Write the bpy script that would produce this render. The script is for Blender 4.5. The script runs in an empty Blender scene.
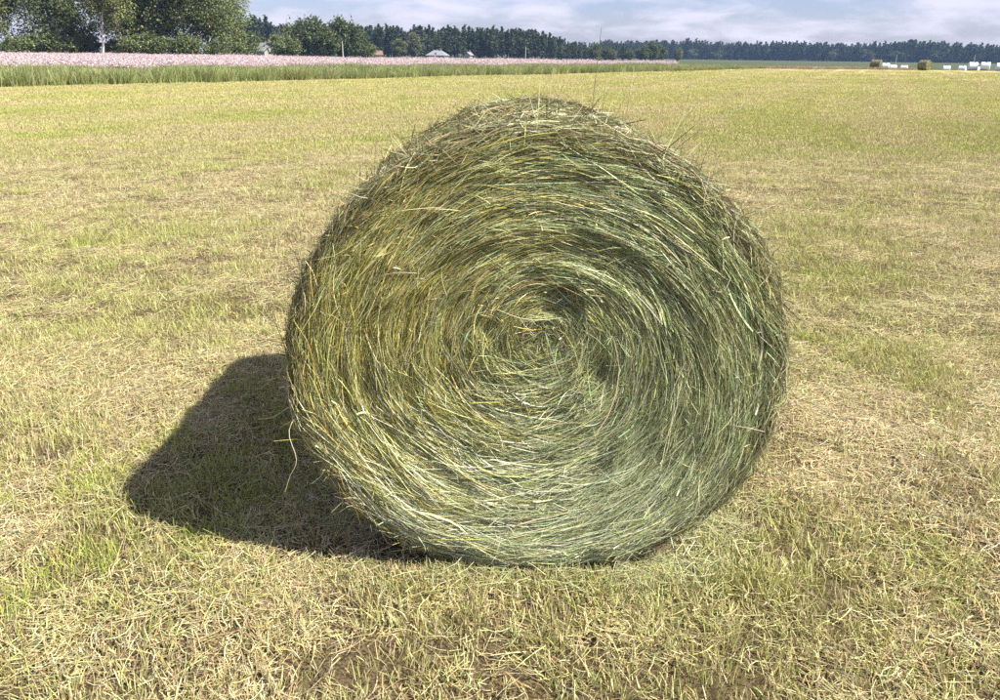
import bpy, math
import numpy as np
from mathutils import Matrix, Vector

R_ = math.radians
scene = bpy.context.scene
COL = scene.collection
rng = np.random.default_rng(11)

# ------------------------------------------------------------------ camera
CAM_H = 1.50
cam_data = bpy.data.cameras.new('camera')
cam_data.sensor_width = 36.0
cam_data.lens = 27.7
cam_data.clip_start = 0.05
cam_data.clip_end = 9000.0
cam = bpy.data.objects.new('camera', cam_data)
COL.objects.link(cam)
cam.matrix_world = (Matrix.Translation((0, 0, CAM_H)) @ Matrix.Rotation(R_(69.0), 4, 'X')
                    @ Matrix.Rotation(R_(0.70), 4, 'Z'))
scene.camera = cam

# ------------------------------------------------------------------ sky and sun
SUN_EL = 47.3
SUN_AZ = 112.3                      # clockwise from +Y, seen from above
world = bpy.data.worlds.new('World')
scene.world = world
world.use_nodes = True
wn, wl = world.node_tree.nodes, world.node_tree.links
wn.clear()
w_out = wn.new('ShaderNodeOutputWorld')
w_bg = wn.new('ShaderNodeBackground')
w_bg.inputs['Strength'].default_value = 0.062
sky = wn.new('ShaderNodeTexSky')
sky.sky_type = 'NISHITA'
sky.sun_disc = False
sky.sun_elevation = R_(SUN_EL)
sky.sun_rotation = R_(SUN_AZ)
sky.air_density = 1.0
sky.dust_density = 0.6
sky.ozone_density = 2.5
# broken fair-weather cloud over the whole sky dome
w_tc = wn.new('ShaderNodeTexCoord')
w_sep = wn.new('ShaderNodeSeparateXYZ')
wl.new(w_tc.outputs['Generated'], w_sep.inputs[0])
w_add = wn.new('ShaderNodeMath'); w_add.operation = 'ADD'; w_add.inputs[1].default_value = 0.30
w_abs = wn.new('ShaderNodeMath'); w_abs.operation = 'ABSOLUTE'
wl.new(w_sep.outputs['Z'], w_abs.inputs[0]); wl.new(w_abs.outputs[0], w_add.inputs[0])
w_div = wn.new('ShaderNodeVectorMath'); w_div.operation = 'DIVIDE'
w_cmb = wn.new('ShaderNodeCombineXYZ')
for k in range(3):
    wl.new(w_add.outputs[0], w_cmb.inputs[k])
wl.new(w_tc.outputs['Generated'], w_div.inputs[0]); wl.new(w_cmb.outputs[0], w_div.inputs[1])
w_noise = wn.new('ShaderNodeTexNoise')
w_noise.inputs['Scale'].default_value = 3.6
w_noise.inputs['Detail'].default_value = 7.0
w_noise.inputs['Roughness'].default_value = 0.52
w_noise.inputs['Distortion'].default_value = 0.25
w_map = wn.new('ShaderNodeMapping'); w_map.inputs['Scale'].default_value = (1, 1, 2.6); w_map.inputs['Location'].default_value = (0.7, 0.2, 0)
wl.new(w_div.outputs[0], w_map.inputs['Vector']); wl.new(w_map.outputs[0], w_noise.inputs['Vector'])
w_ramp = wn.new('ShaderNodeMapRange')
w_ramp.interpolation_type = 'SMOOTHSTEP'
w_ramp.inputs['From Min'].default_value = 0.36
w_ramp.inputs['From Max'].default_value = 0.66
w_ramp.inputs['To Min'].default_value = 0.0
w_ramp.inputs['To Max'].default_value = 0.85
wl.new(w_noise.outputs['Fac'], w_ramp.inputs['Value'])
w_mix = wn.new('ShaderNodeMixRGB')
w_mix.inputs['Color2'].default_value = (7.0, 6.8, 8.0, 1)
wl.new(w_ramp.outputs[0], w_mix.inputs['Fac'])
w_tint = wn.new('ShaderNodeMixRGB'); w_tint.blend_type = 'MULTIPLY'
w_tint.inputs['Fac'].default_value = 1.0
w_tint.inputs['Color2'].default_value = (0.86, 0.84, 1.14, 1)
wl.new(sky.outputs[0], w_tint.inputs['Color1'])
wl.new(w_tint.outputs[0], w_mix.inputs['Color1'])
wl.new(w_mix.outputs[0], w_bg.inputs['Color'])
wl.new(w_bg.outputs[0], w_out.inputs['Surface'])

sun_data = bpy.data.lights.new('sun', 'SUN')
sun_data.energy = 5.0
sun_data.angle = R_(0.53)
sun_data.color = (1.0, 0.95, 0.84)
sun = bpy.data.objects.new('sun', sun_data)
COL.objects.link(sun)
sd = Vector((math.sin(R_(SUN_AZ)) * math.cos(R_(SUN_EL)), math.cos(R_(SUN_AZ)) * math.cos(R_(SUN_EL)), math.sin(R_(SUN_EL))))
sun.rotation_euler = sd.to_track_quat('Z', 'Y').to_euler()
sun.location = sd * 60

scene.view_settings.view_transform = 'Standard'
scene.view_settings.look = 'None'
scene.view_settings.exposure = 1.12
scene.view_settings.gamma = 1.0
scene.view_settings.use_curve_mapping = False
scene.render.engine = 'CYCLES'
scene.cycles.use_denoising = False
scene.cycles.max_bounces = 4
scene.cycles.diffuse_bounces = 2
scene.cycles.glossy_bounces = 2
scene.cycles.transmission_bounces = 3
scene.cycles.transparent_max_bounces = 8
scene.cycles.volume_bounces = 0

# ------------------------------------------------------------------ helpers
def vnoise(x, y, seed=0):
    """smooth 2-D value noise in 0..1"""
    x = np.asarray(x, float); y = np.asarray(y, float)
    xi = np.floor(x).astype(np.int64); yi = np.floor(y).astype(np.int64)
    fx = x - xi; fy = y - yi
    fx = fx * fx * (3 - 2 * fx); fy = fy * fy * (3 - 2 * fy)
    def h(a, b):
        n = (a * 374761393 + b * 668265263 + seed * 974634777) & 0x7fffffff
        n = ((n ^ (n >> 13)) * 1274126177) & 0x7fffffff
        n = ((n ^ (n >> 15)) * 2246822519) & 0x7fffffff
        return ((n ^ (n >> 16)) & 0xffff) / 65535.0
    a = h(xi, yi); b = h(xi + 1, yi); c = h(xi, yi + 1); d = h(xi + 1, yi + 1)
    return (a * (1 - fx) + b * fx) * (1 - fy) + (c * (1 - fx) + d * fx) * fy

def fbm(x, y, seed=0, octv=3):
    s = 0.0; a = 0.5; t = 0.0
    for o in range(octv):
        s = s + a * vnoise(x * 2 ** o + 17.3 * o, y * 2 ** o - 9.1 * o, seed + o)
        t += a; a *= 0.5
    return s / t

def smooth(a, b, x):
    t = np.clip((x - a) / (b - a), 0, 1)
    return t * t * (3 - 2 * t)

def mesh_np(name, verts, faces, mats, col=None, smooth_sh=True):
    """faces: (F,3) or (F,4) int array -> mesh"""
    verts = np.asarray(verts, np.float32); faces = np.asarray(faces, np.int32)
    me = bpy.data.meshes.new(name)
    F, n = faces.shape
    me.vertices.add(len(verts)); me.vertices.foreach_set('co', verts.ravel())
    me.loops.add(F * n); me.loops.foreach_set('vertex_index', faces.ravel())
    me.polygons.add(F)
    me.polygons.foreach_set('loop_start', np.arange(F, dtype=np.int32) * n)
    me.polygons.foreach_set('use_smooth', np.full(F, smooth_sh, dtype=bool))
    if col is not None:
        ca = me.color_attributes.new('Col', 'FLOAT_COLOR', 'POINT')
        c4 = np.ones((len(verts), 4), np.float32); c4[:, :3] = col
        ca.data.foreach_set('color', c4.ravel())
    for m in (mats if isinstance(mats, (list, tuple)) else [mats]):
        me.materials.append(m)
    me.update(calc_edges=True)
    me.validate()
    return me

def link(name, me, parent=None, loc=None, rz=None, kind=None):
    o = bpy.data.objects.new(name, me)
    COL.objects.link(o)
    if parent is not None:
        o.parent = parent
    if loc is not None:
        o.location = loc
    if rz is not None:
        o.rotation_euler = (0, 0, rz)
    if kind:
        o['kind'] = kind
    return o

def tag(o, label, cat, group=None, kind=None):
    o['label'] = label; o['category'] = cat
    if group: o['group'] = group
    if kind: o['kind'] = kind
    return o

def ribbons(P, W, S, C):
    """P (N,K,3) centre lines, W (N,K) half widths, S (N,3) or (N,K,3) side vectors, C (N,3) -> verts, quads, colours"""
    N, K, _ = P.shape
    if S.ndim == 2:
        S = S[:, None, :]
    A = P + S * W[:, :, None]; B = P - S * W[:, :, None]
    V = np.stack([A, B], 2).reshape(N, K * 2, 3)
    base = (np.arange(N) * K * 2)[:, None]
    k = np.arange(K - 1)[None, :] * 2
    f = np.stack([base + k, base + k + 1, base + k + 3, base + k + 2], -1).reshape(-1, 4)
    col = np.repeat(C[:, None, :], K * 2, 1).reshape(-1, 3)
    return V.reshape(-1, 3), f, col

def norm(v):
    return v / np.maximum(np.linalg.norm(v, axis=-1, keepdims=True), 1e-9)

def pick(pal, weights, n, g, jitter=0.12):
    pal = np.array(pal); w = np.array(weights, float); w /= w.sum()
    c = pal[g.choice(len(pal), n, p=w)]
    return np.clip(c * (1 + g.normal(0, jitter, (n, 1))) * (1 + g.normal(0, jitter * 0.35, (n, 3))), 0.005, 0.9)

# ------------------------------------------------------------------ materials
def new_mat(name):
    m = bpy.data.materials.new(name); m.use_nodes = True
    n, l = m.node_tree.nodes, m.node_tree.links
    return m, n, l, n['Principled BSDF'], n['Material Output']

def blade_mat(name, rough=0.55, spec=0.35, trans=0.25, tint=None, tint_scale=0.6, tint_amt=0.5, hue_far=None):
    """vegetation whose colour comes per blade; patches of another tint follow the place in the field"""
    m, n, l, bs, out = new_mat(name)
    at = n.new('ShaderNodeAttribute'); at.attribute_name = 'Col'
    src = at.outputs['Color']
    if tint is not None:
        geo = n.new('ShaderNodeNewGeometry')
        nz = n.new('ShaderNodeTexNoise'); nz.inputs['Scale'].default_value = tint_scale
        nz.inputs['Detail'].default_value = 3
        l.new(geo.outputs['Position'], nz.inputs['Vector'])
        mr = n.new('ShaderNodeMapRange'); mr.inputs['From Min'].default_value = 0.42; mr.inputs['From Max'].default_value = 0.66
        mr.inputs['To Max'].default_value = tint_amt
        l.new(nz.outputs['Fac'], mr.inputs['Value'])
        mx = n.new('ShaderNodeMixRGB'); mx.blend_type = 'MULTIPLY'
        mx.inputs['Color2'].default_value = (*tint, 1)
        l.new(mr.outputs[0], mx.inputs['Fac']); l.new(src, mx.inputs['Color1'])
        src = mx.outputs[0]
    l.new(src, bs.inputs['Base Color'])
    bs.inputs['Roughness'].default_value = rough
    bs.inputs['Specular IOR Level'].default_value = spec
    if trans > 0:
        tr = n.new('ShaderNodeBsdfTranslucent')
        l.new(src, tr.inputs['Color'])
        ms = n.new('ShaderNodeMixShader'); ms.inputs[0].default_value = trans
        l.new(bs.outputs[0], ms.inputs[1]); l.new(tr.outputs[0], ms.inputs[2])
        l.new(ms.outputs[0], out.inputs['Surface'])
    return m

def plain_mat(name, color, rough=0.7, spec=0.3, var=0.15, scale=8.0, bump=0.0):
    m, n, l, bs, out = new_mat(name)
    tc = n.new('ShaderNodeTexCoord')
    nz = n.new('ShaderNodeTexNoise'); nz.inputs['Scale'].default_value = scale; nz.inputs['Detail'].default_value = 5
    l.new(tc.outputs['Object'], nz.inputs['Vector'])
    mx = n.new('ShaderNodeMixRGB')
    mx.inputs['Color1'].default_value = (*[c * (1 - var) for c in color], 1)
    mx.inputs['Color2'].default_value = (*[min(0.95, c * (1 + var)) for c in color], 1)
    l.new(nz.outputs['Fac'], mx.inputs['Fac']); l.new(mx.outputs[0], bs.inputs['Base Color'])
    bs.inputs['Roughness'].default_value = rough
    bs.inputs['Specular IOR Level'].default_value = spec
    if bump:
        b = n.new('ShaderNodeBump'); b.inputs['Strength'].default_value = bump; b.inputs['Distance'].default_value = 0.02
        l.new(nz.outputs['Fac'], b.inputs['Height']); l.new(b.outputs[0], bs.inputs['Normal'])
    return m

M_HAY = blade_mat('hay_strands', rough=0.42, spec=0.45, trans=0.18)
M_STUB = blade_mat('stubble_blades', rough=0.6, spec=0.3, trans=0.22, tint=(0.84, 0.95, 0.66), tint_scale=0.55, tint_amt=0.6)
M_GRASS = blade_mat('uncut_grass_blades', rough=0.6, spec=0.25, trans=0.3, tint=(0.75, 0.85, 0.8), tint_scale=0.15, tint_amt=0.6)
M_FLOWER = blade_mat('flower_blades', rough=0.8, spec=0.1, trans=0.3)
M_LEAF = blade_mat('tree_leaves', rough=0.6, spec=0.2, trans=0.28)
M_PINE = blade_mat('conifer_needles', rough=0.75, spec=0.12, trans=0.08)
def tone_variety(m, lo, hi):
    n, l = m.node_tree.nodes, m.node_tree.links
    oi = n.new('ShaderNodeObjectInfo'); mr = n.new('ShaderNodeMapRange')
    mr.inputs['To Min'].default_value = lo; mr.inputs['To Max'].default_value = hi
    l.new(oi.outputs['Random'], mr.inputs['Value'])
    at = next(k for k in n if k.type == 'ATTRIBUTE')
    vm = n.new('ShaderNodeVectorMath'); vm.operation = 'SCALE'
    dst = [k.to_socket for k in at.outputs['Color'].links]
    l.new(at.outputs['Color'], vm.inputs[0]); l.new(mr.outputs[0], vm.inputs['Scale'])
    for d in dst: l.new(vm.outputs[0], d)
tone_variety(M_PINE, 0.65, 1.4)
tone_variety(M_GRASS, 0.75, 1.2)
M_BARK = plain_mat('brown_bark', (0.12, 0.09, 0.065), 0.9, 0.1, 0.4, 6, 0.4)
M_BIRCH = plain_mat('birch_bark', (0.50, 0.47, 0.42), 0.8, 0.2, 0.3, 3, 0.2)
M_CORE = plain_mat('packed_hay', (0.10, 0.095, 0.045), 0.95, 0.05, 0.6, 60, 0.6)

def ground_material():
    m, n, l, bs, out = new_mat('mown_field')
    geo = n.new('ShaderNodeNewGeometry')
    def noise(scale, detail, vec=None, rough=0.55):
        z = n.new('ShaderNodeTexNoise'); z.inputs['Scale'].default_value = scale; z.inputs['Detail'].default_value = detail
        z.inputs['Roughness'].default_value = rough
        l.new(vec if vec is not None else geo.outputs['Position'], z.inputs['Vector'])
        return z.outputs['Fac']
    def rng_(src, a, b, c=0.0, d=1.0):
        z = n.new('ShaderNodeMapRange'); z.interpolation_type = 'SMOOTHSTEP'
        for k, v in (('From Min', a), ('From Max', b), ('To Min', c), ('To Max', d)):
            z.inputs[k].default_value = v
        l.new(src, z.inputs['Value']); return z.outputs[0]
    def mix(f, a, b, mode='MIX'):
        z = n.new('ShaderNodeMixRGB'); z.blend_type = mode
        if isinstance(f, float): z.inputs['Fac'].default_value = f
        else: l.new(f, z.inputs['Fac'])
        for s, v in (('Color1', a), ('Color2', b)):
            if isinstance(v, tuple): z.inputs[s].default_value = (*v, 1)
            else: l.new(v, z.inputs[s])
        return z.outputs[0]
    sep = n.new('ShaderNodeSeparateXYZ'); l.new(geo.outputs['Position'], sep.inputs[0])
    # bare soil with chopped litter between the stems, close by
    fine = noise(90, 6, rough=0.7)
    mid = noise(9, 5)
    soil = mix(rng_(fine, 0.38, 0.62), (0.060, 0.042, 0.025), (0.22, 0.165, 0.09))
    soil = mix(rng_(mid, 0.45, 0.70, 0.0, 0.6), soil, (0.16, 0.115, 0.065))
    # sward seen from far away: straw, yellow green and green patches, drawn out along the mowing lines
    mp = n.new('ShaderNodeMapping'); mp.inputs['Scale'].default_value = (1.0, 0.22, 1.0)
    l.new(geo.outputs['Position'], mp.inputs['Vector'])
    broad = noise(0.30, 5, mp.outputs[0], 0.6)
    patch = noise(1.6, 5, None, 0.65)
    grain = noise(14, 4, None, 0.7)
    sw = mix(rng_(patch, 0.36, 0.66), (0.45, 0.37, 0.17), (0.41, 0.37, 0.13))
    sw = mix(rng_(broad, 0.40, 0.66, 0.0, 0.75), sw, (0.30, 0.29, 0.095))
    sw = mix(rng_(grain, 0.36, 0.62, 0.55, 0.0), sw, (0.19, 0.15, 0.065))
    # windrow lines left by the mower, running away from the viewer
    wav = n.new('ShaderNodeTexWave'); wav.wave_type = 'BANDS'; wav.bands_direction = 'X'
    wav.inputs['Scale'].default_value = 0.105; wav.inputs['Distortion'].default_value = 1.2; wav.inputs['Detail'].default_value = 2
    mr = n.new('ShaderNodeMapping'); mr.inputs['Rotation'].default_value = (0, 0, R_(24.5))
    l.new(geo.outputs['Position'], mr.inputs['Vector']); l.new(mr.outputs[0], wav.inputs['Vector'])
    sw = mix(rng_(wav.outputs['Fac'], 0.72, 1.0, 0.0, 0.6), sw, (0.50, 0.44, 0.22))
    # beyond the mown field: green meadow
    dist = sep.outputs['Y']
    jit = n.new('ShaderNodeMath'); jit.operation = 'MULTIPLY_ADD'
    l.new(patch, jit.inputs[0]); jit.inputs[1].default_value = 5.0; l.new(dist, jit.inputs[2])
    near = rng_(dist, 9.0, 30.0)
    c = mix(near, soil, sw)
    mead = mix(rng_(broad, 0.35, 0.65), (0.055, 0.070, 0.030), (0.085, 0.098, 0.042))
    c = mix(rng_(jit.outputs[0], 119.0, 124.0), c, mead)
    l.new(c, bs.inputs['Base Color'])
    bs.inputs['Roughness'].default_value = 0.95; bs.inputs['Specular IOR Level'].default_value = 0.1
    b = n.new('ShaderNodeBump'); b.inputs['Strength'].default_value = 0.9; b.inputs['Distance'].default_value = 0.02
    l.new(fine, b.inputs['Height'])
    l.new(b.outputs[0], bs.inputs['Normal'])
    return m
M_GROUND = ground_material()

# ------------------------------------------------------------------ ground
def field_z(x, y):
    """height of the land: tyre-soft hollows close by, gentle swell, and a fall beyond the far edge of the mown field"""
    d = np.hypot(x, y)
    nearf = 1 - smooth(9, 22, d)
    z = (fbm(x * 2.2, y * 2.2, 3, 3) - 0.5) * 0.055 * nearf
    z = z + (fbm(x * 9, y * 9, 8, 2) - 0.5) * 0.022 * nearf
    z = z + (fbm(x * 0.12, y * 0.12, 21, 2) - 0.5) * 0.10 * smooth(6, 30, d)
    right = smooth(8, 40, x)
    z = z - right * (0.9 * smooth(112, 165, y)) + 0.15 * right * smooth(40, 112, y)
    # the bale has pressed its bed flat
    e = np.exp(-(((x - 0.12) / 0.75) ** 4 + ((y - 2.75) / 0.85) ** 4))
    return z * (1 - e) + 0.0 * e

def axis(lo, hi, step, a, b, grow=1.16):
    mid = np.arange(lo, hi + 1e-6, step)
    left, s, v = [], step, lo
    while v > a:
        s *= grow; v -= s; left.append(max(v, a))
    right, s, v = [], step, hi
    while v < b:
        s *= grow; v += s; right.append(min(v, b))
    return np.array(left[::-1] + list(mid) + right)

gx = axis(-4.5, 4.5, 0.035, -2600, 2600)
gy = axis(0.6, 7.0, 0.035, -30, 4200)
GX, GY = np.meshgrid(gx, gy)
gv = np.stack([GX, GY, field_z(GX, GY)], -1).reshape(-1, 3)
nx, ny = len(gx), len(gy)
ii, jj = np.meshgrid(np.arange(nx - 1), np.arange(ny - 1))
q0 = (jj * nx + ii).ravel()
ground = link('ground', mesh_np('ground', gv, np.stack([q0, q0 + 1, q0 + nx + 1, q0 + nx], -1), M_GROUND), kind='structure')

# ------------------------------------------------------------------ hay bale in front
BX, BZ = 0.105, 0.650
B_RX, B_RZ = 0.702, 0.672
B_Y0, B_Y1 = 1.995, 3.30
RR = 0.675
BEV = 0.038

def profile():
    pts = []
    for r in np.linspace(0.0, RR - BEV, 40):
        u = r / RR
        pts.append((r, B_Y0 + 0.006 * (1 - u) ** 2 - 0.010 * math.sin(u * math.pi)))
    y0 = pts[-1][1]
    for a in np.linspace(0, math.pi / 2, 10)[1:]:
        pts.append((RR - BEV + BEV * math.sin(a), y0 + BEV * (1 - math.cos(a))))
    y1 = pts[-1][1]
    for y in np.linspace(y1, B_Y1 - BEV, 30)[1:]:
        pts.append((RR, y))
    for a in np.linspace(0, math.pi / 2, 10)[1:]:
        pts.append((RR - BEV + BEV * math.cos(a), B_Y1 - BEV + BEV * math.sin(a)))
    for r in np.linspace(RR - BEV, 0.0, 30)[1:]:
        pts.append((r, B_Y1))
    return np.array(pts)
PROF = profile()
_seg = np.hypot(*np.diff(PROF, axis=0).T)
PS = np.concatenate([[0], np.cumsum(_seg)])
S_TOT = PS[-1]
_tan = np.gradient(PROF, PS, axis=0)
_tan /= np.linalg.norm(_tan, axis=1, keepdims=True)
S_FACE = PS[39]; S_RIM = PS[48]; S_SIDE = PS[77]

def relief(s, th):
    """lumps and spiral ridges of the packed crop"""
    cx, sx = np.cos(th), np.sin(th)
    rr = np.interp(s, PS, PROF[:, 0])
    u = rr * cx * 5 + 40 + s * 1.7; v = rr * sx * 5 + 40
    lump = fbm(u, v, 51, 3) - 0.5
    ridge = np.sin(18 * s + th * 1.0 + 5 * (vnoise(u * 0.8, v * 0.8, 5) - 0.5))
    fine_ = fbm(u * 4.0, v * 4.0, 58, 2) - 0.5
    ring = vnoise(s * 34 + 0.35 * th + 3 * vnoise(u * 0.5, v * 0.5, 6), th * 1.3 + 7, 66) - 0.5   # wound layers
    return 0.025 * lump + 0.002 * ridge + 0.016 * fine_ + 0.009 * ring

HOLES = [  # (x, z) on the front face, radius, depth: ragged pits where the crop has pulled apart
    (0.172, 0.900, 0.030, 0.075), (0.138, 0.872, 0.024, 0.06), (0.205, 0.880, 0.018, 0.05), (-0.036, 0.812, 0.024, 0.03), (0.279, 0.678, 0.05, 0.02),
    (-0.139, 0.648, 0.05, 0.015), (0.05, 1.0, 0.03, 0.02), (0.205, 0.86, 0.02, 0.03)]

USE_HOLES = True
def bale_point(s, th, off, with_relief=True):
    s = np.clip(s, 0.002, S_TOT - 0.002)
    r = np.interp(s, PS, PROF[:, 0]); y = np.interp(s, PS, PROF[:, 1])
    tr = np.interp(s, PS, _tan[:, 0]); ty = np.interp(s, PS, _tan[:, 1])
    nr, nyv = ty, -tr                                   # outward normal in the (r, y) plane
    h = off + (relief(s, th) if with_relief else 0)
    r2 = r + nr * h; y2 = y + nyv * h
    x = BX + r2 * np.cos(th) * (B_RX / RR); z = BZ + r2 * np.sin(th) * (B_RZ / RR)
    front = 1 - smooth(S_FACE * 0.9, S_FACE, s)
    # the coil was started off centre
    ecc = front * np.clip(1 - r2 / RR, 0, 1) ** 1.2
    x = x + 0.015 * ecc; z = z + 0.150 * ecc
    for hx, hz, hr, hd in (HOLES if USE_HOLES else []):
        y2 = y2 + front * hd * np.exp(-(((x - hx) ** 2 + (z - hz) ** 2) / hr ** 2) ** 1.5)
    # sagging: broad lower half, flat bed
    low = np.clip((0.35 - z) / 0.35, 0, 1)
    x = BX + (x - BX) * (1 + 0.035 * low)
    z = np.where(z < 0.05, 0.05 + (z - 0.05) * 0.55, z)
    y2 = y2 - front * 0.03 * low
    return np.stack([x, y2, z], -1)

bale = bpy.data.objects.new('hay_bale', None)
COL.objects.link(bale)
bale.location = (BX, (B_Y0 + B_Y1) / 2, 0)
tag(bale, 'big round hay bale close up, its coiled green flat end facing the viewer', 'hay bale')
INV = np.array(bale.location)

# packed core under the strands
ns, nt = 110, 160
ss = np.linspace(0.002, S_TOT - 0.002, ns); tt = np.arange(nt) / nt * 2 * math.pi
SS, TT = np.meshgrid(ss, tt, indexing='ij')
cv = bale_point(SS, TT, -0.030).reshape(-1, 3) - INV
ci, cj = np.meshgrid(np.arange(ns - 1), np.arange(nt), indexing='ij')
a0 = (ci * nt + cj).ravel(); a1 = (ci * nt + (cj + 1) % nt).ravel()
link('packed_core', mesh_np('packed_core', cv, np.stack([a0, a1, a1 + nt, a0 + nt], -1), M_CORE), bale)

PAL = [(0.32, 0.34, 0.14), (0.42, 0.43, 0.19), (0.53, 0.50, 0.26), (0.20, 0.23, 0.08), (0.45, 0.49, 0.27), (0.12, 0.15, 0.06), (0.62, 0.59, 0.38), (0.24, 0.19, 0.085)]

def hay_colours(x, z, n, g, smid):
    yellow = np.clip((BX - x) / 0.5 + 0.35, 0, 1)      # sun-cured, yellower crop on one flank
    pale = np.clip((0.75 - z) / 0.5, 0, 1)  # silvery lower half: partly the sun's sheen on the strands, put into their colour
    w = np.array([1.2, 1.3, 1.1, 0.8, 1.0, 0.5, 0.55, 0.25])
    c = pick(PAL, w, n, g, 0.2)
    gre = pick([(0.28, 0.34, 0.16), (0.38, 0.44, 0.23), (0.51, 0.56, 0.34), (0.15, 0.20, 0.085)], [1, 1, .9, .6], n, g, 0.2)
    yel = pick([(0.53, 0.46, 0.13), (0.43, 0.38, 0.09), (0.62, 0.54, 0.22), (0.27, 0.24, 0.06)], [1, 1, .7, .7], n, g, 0.2)
    sil = pick([(0.60, 0.64, 0.42), (0.68, 0.69, 0.47), (0.45, 0.50, 0.30)], [1, .7, 1], n, g, 0.12)
    u = g.random(n)[:, None]
    c = np.where(u < (0.5 * yellow)[:, None], yel, np.where(u > 1 - (0.45 * (1 - yellow))[:, None], gre, c))
    u2 = g.random(n)[:, None]
    c = np.where(u2 < (0.5 * pale)[:, None], sil, c)
    # the outer wrap has weathered: browner and duller than the cut end
    wea = smooth(S_FACE - 0.03, S_FACE + 0.03, smid) * (1 - smooth(S_SIDE, S_SIDE + 0.05, smid))
    old = pick([(0.20, 0.165, 0.08), (0.28, 0.24, 0.12), (0.12, 0.11, 0.05), (0.18, 0.20, 0.085), (0.42, 0.37, 0.21)], [1, 1, 1.2, 1, .45], n, g, 0.18)
    return np.where(g.random(n)[:, None] < (0.85 * wea)[:, None], old, c)

def strand_set(n_clump, per, s_lo, s_hi, phi_fn, L_rng, w_rng, seed, K=6, thick=(-0.025, 0.012), flare=0.02, spread=0.022):
    g = np.random.default_rng(seed)
    # clumps placed evenly over the surface (area weight = radius)
    cand_s = g.uniform(s_lo, s_hi, n_clump * 4)
    wgt = np.interp(cand_s, PS, PROF[:, 0]) + 0.02
    cs = cand_s[g.choice(len(cand_s), n_clump, replace=False, p=wgt / wgt.sum())]
    ct = g.uniform(0, 2 * math.pi, n_clump)
    cphi = phi_fn(cs, ct, g)
    ch = g.uniform(*thick, n_clump)
    cL = g.uniform(*L_rng, n_clump)
    idx = np.repeat(np.arange(n_clump), per); N = len(idx)
    rad0 = np.maximum(np.interp(cs, PS, PROF[:, 0]), 0.06)
    L = cL[idx] * g.uniform(0.5, 1.25, N)
    s0 = cs[idx] + g.normal(0, spread, N)
    t0 = ct[idx] + g.normal(0, 0.045, N) / rad0[idx]
    phi = cphi[idx] + g.normal(0, 0.10, N)
    curl = g.normal(0, 0.22, N)
    h0 = ch[idx] + g.normal(0, 0.006, N)
    fl = np.abs(g.normal(0, flare, N)) * (g.random(N) < 0.35)
    fl2 = np.abs(g.normal(0, flare, N)) * (g.random(N) < 0.25)
    t = np.linspace(-0.5, 0.5, K)[None, :]
    ang = phi[:, None] + curl[:, None] * t
    s = s0[:, None] + np.sin(ang) * L[:, None] * t
    rad = np.maximum(np.interp(np.clip(s, 0, S_TOT), PS, PROF[:, 0]), 0.07)
    th = t0[:, None] + np.cos(ang) * L[:, None] * t / rad
    off = h0[:, None] + fl[:, None] * np.clip(t * 2, 0, 1) ** 2 + fl2[:, None] * np.clip(-t * 2, 0, 1) ** 2
    s = np.where(s < 0.004, 0.004 + (0.004 - s), s)
    P = bale_point(s, th, off)
    P[:, :, 2] = np.maximum(P[:, :, 2], 0.012)
    mid = P[:, K // 2]
    W = g.uniform(*w_rng, N)[:, None] * np.interp(np.linspace(0, 1, K), [0, .15, .7, 1], [.6, 1, .9, .25])[None, :]
    d = norm(P[:, -1] - P[:, 0])
    rnd = norm(g.normal(0, 1, (N, 3)))
    Sd = norm(np.cross(d, rnd))
    C = hay_colours(mid[:, 0], mid[:, 2], N, g, s[:, K // 2])
    C = C * (1 + g.normal(0, 0.16, n_clump))[idx][:, None].clip(0.55, 1.5)
    return P - INV, W, Sd, np.clip(C * 1.18, 0.01, 0.85)

def bale_part(name, sets, kind='stuff'):
    vs, fs, cs, o = [], [], [], 0
    for P, W, S, C in sets:
        v, f, c = ribbons(P, W, S, C)
        vs.append(v); fs.append(f + o); cs.append(c); o += len(v)
    return link(name, mesh_np(name, np.concatenate(vs), np.concatenate(fs), M_HAY, np.concatenate(cs)), bale, kind=kind)

def phi_face(s, th, g):
    # coiled crop: strands lie along the coil and lean a little outwards, lean changes from place to place
    base = -0.12 + 0.55 * (fbm(np.cos(th) * s * 5 + 9, np.sin(th) * s * 5 + 9, 77, 2) - 0.5)
    core = np.clip(1.05 - s / 0.30, 0, 1) ** 1.5
    return base + g.normal(0, 0.12, len(s)) + core * g.normal(0, 0.55, len(s))

def phi_side(s, th, g):
    return g.normal(0, 0.30, len(s))

def phi_mess(s, th, g):
    return g.normal(0, 0.75, len(s))

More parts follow.
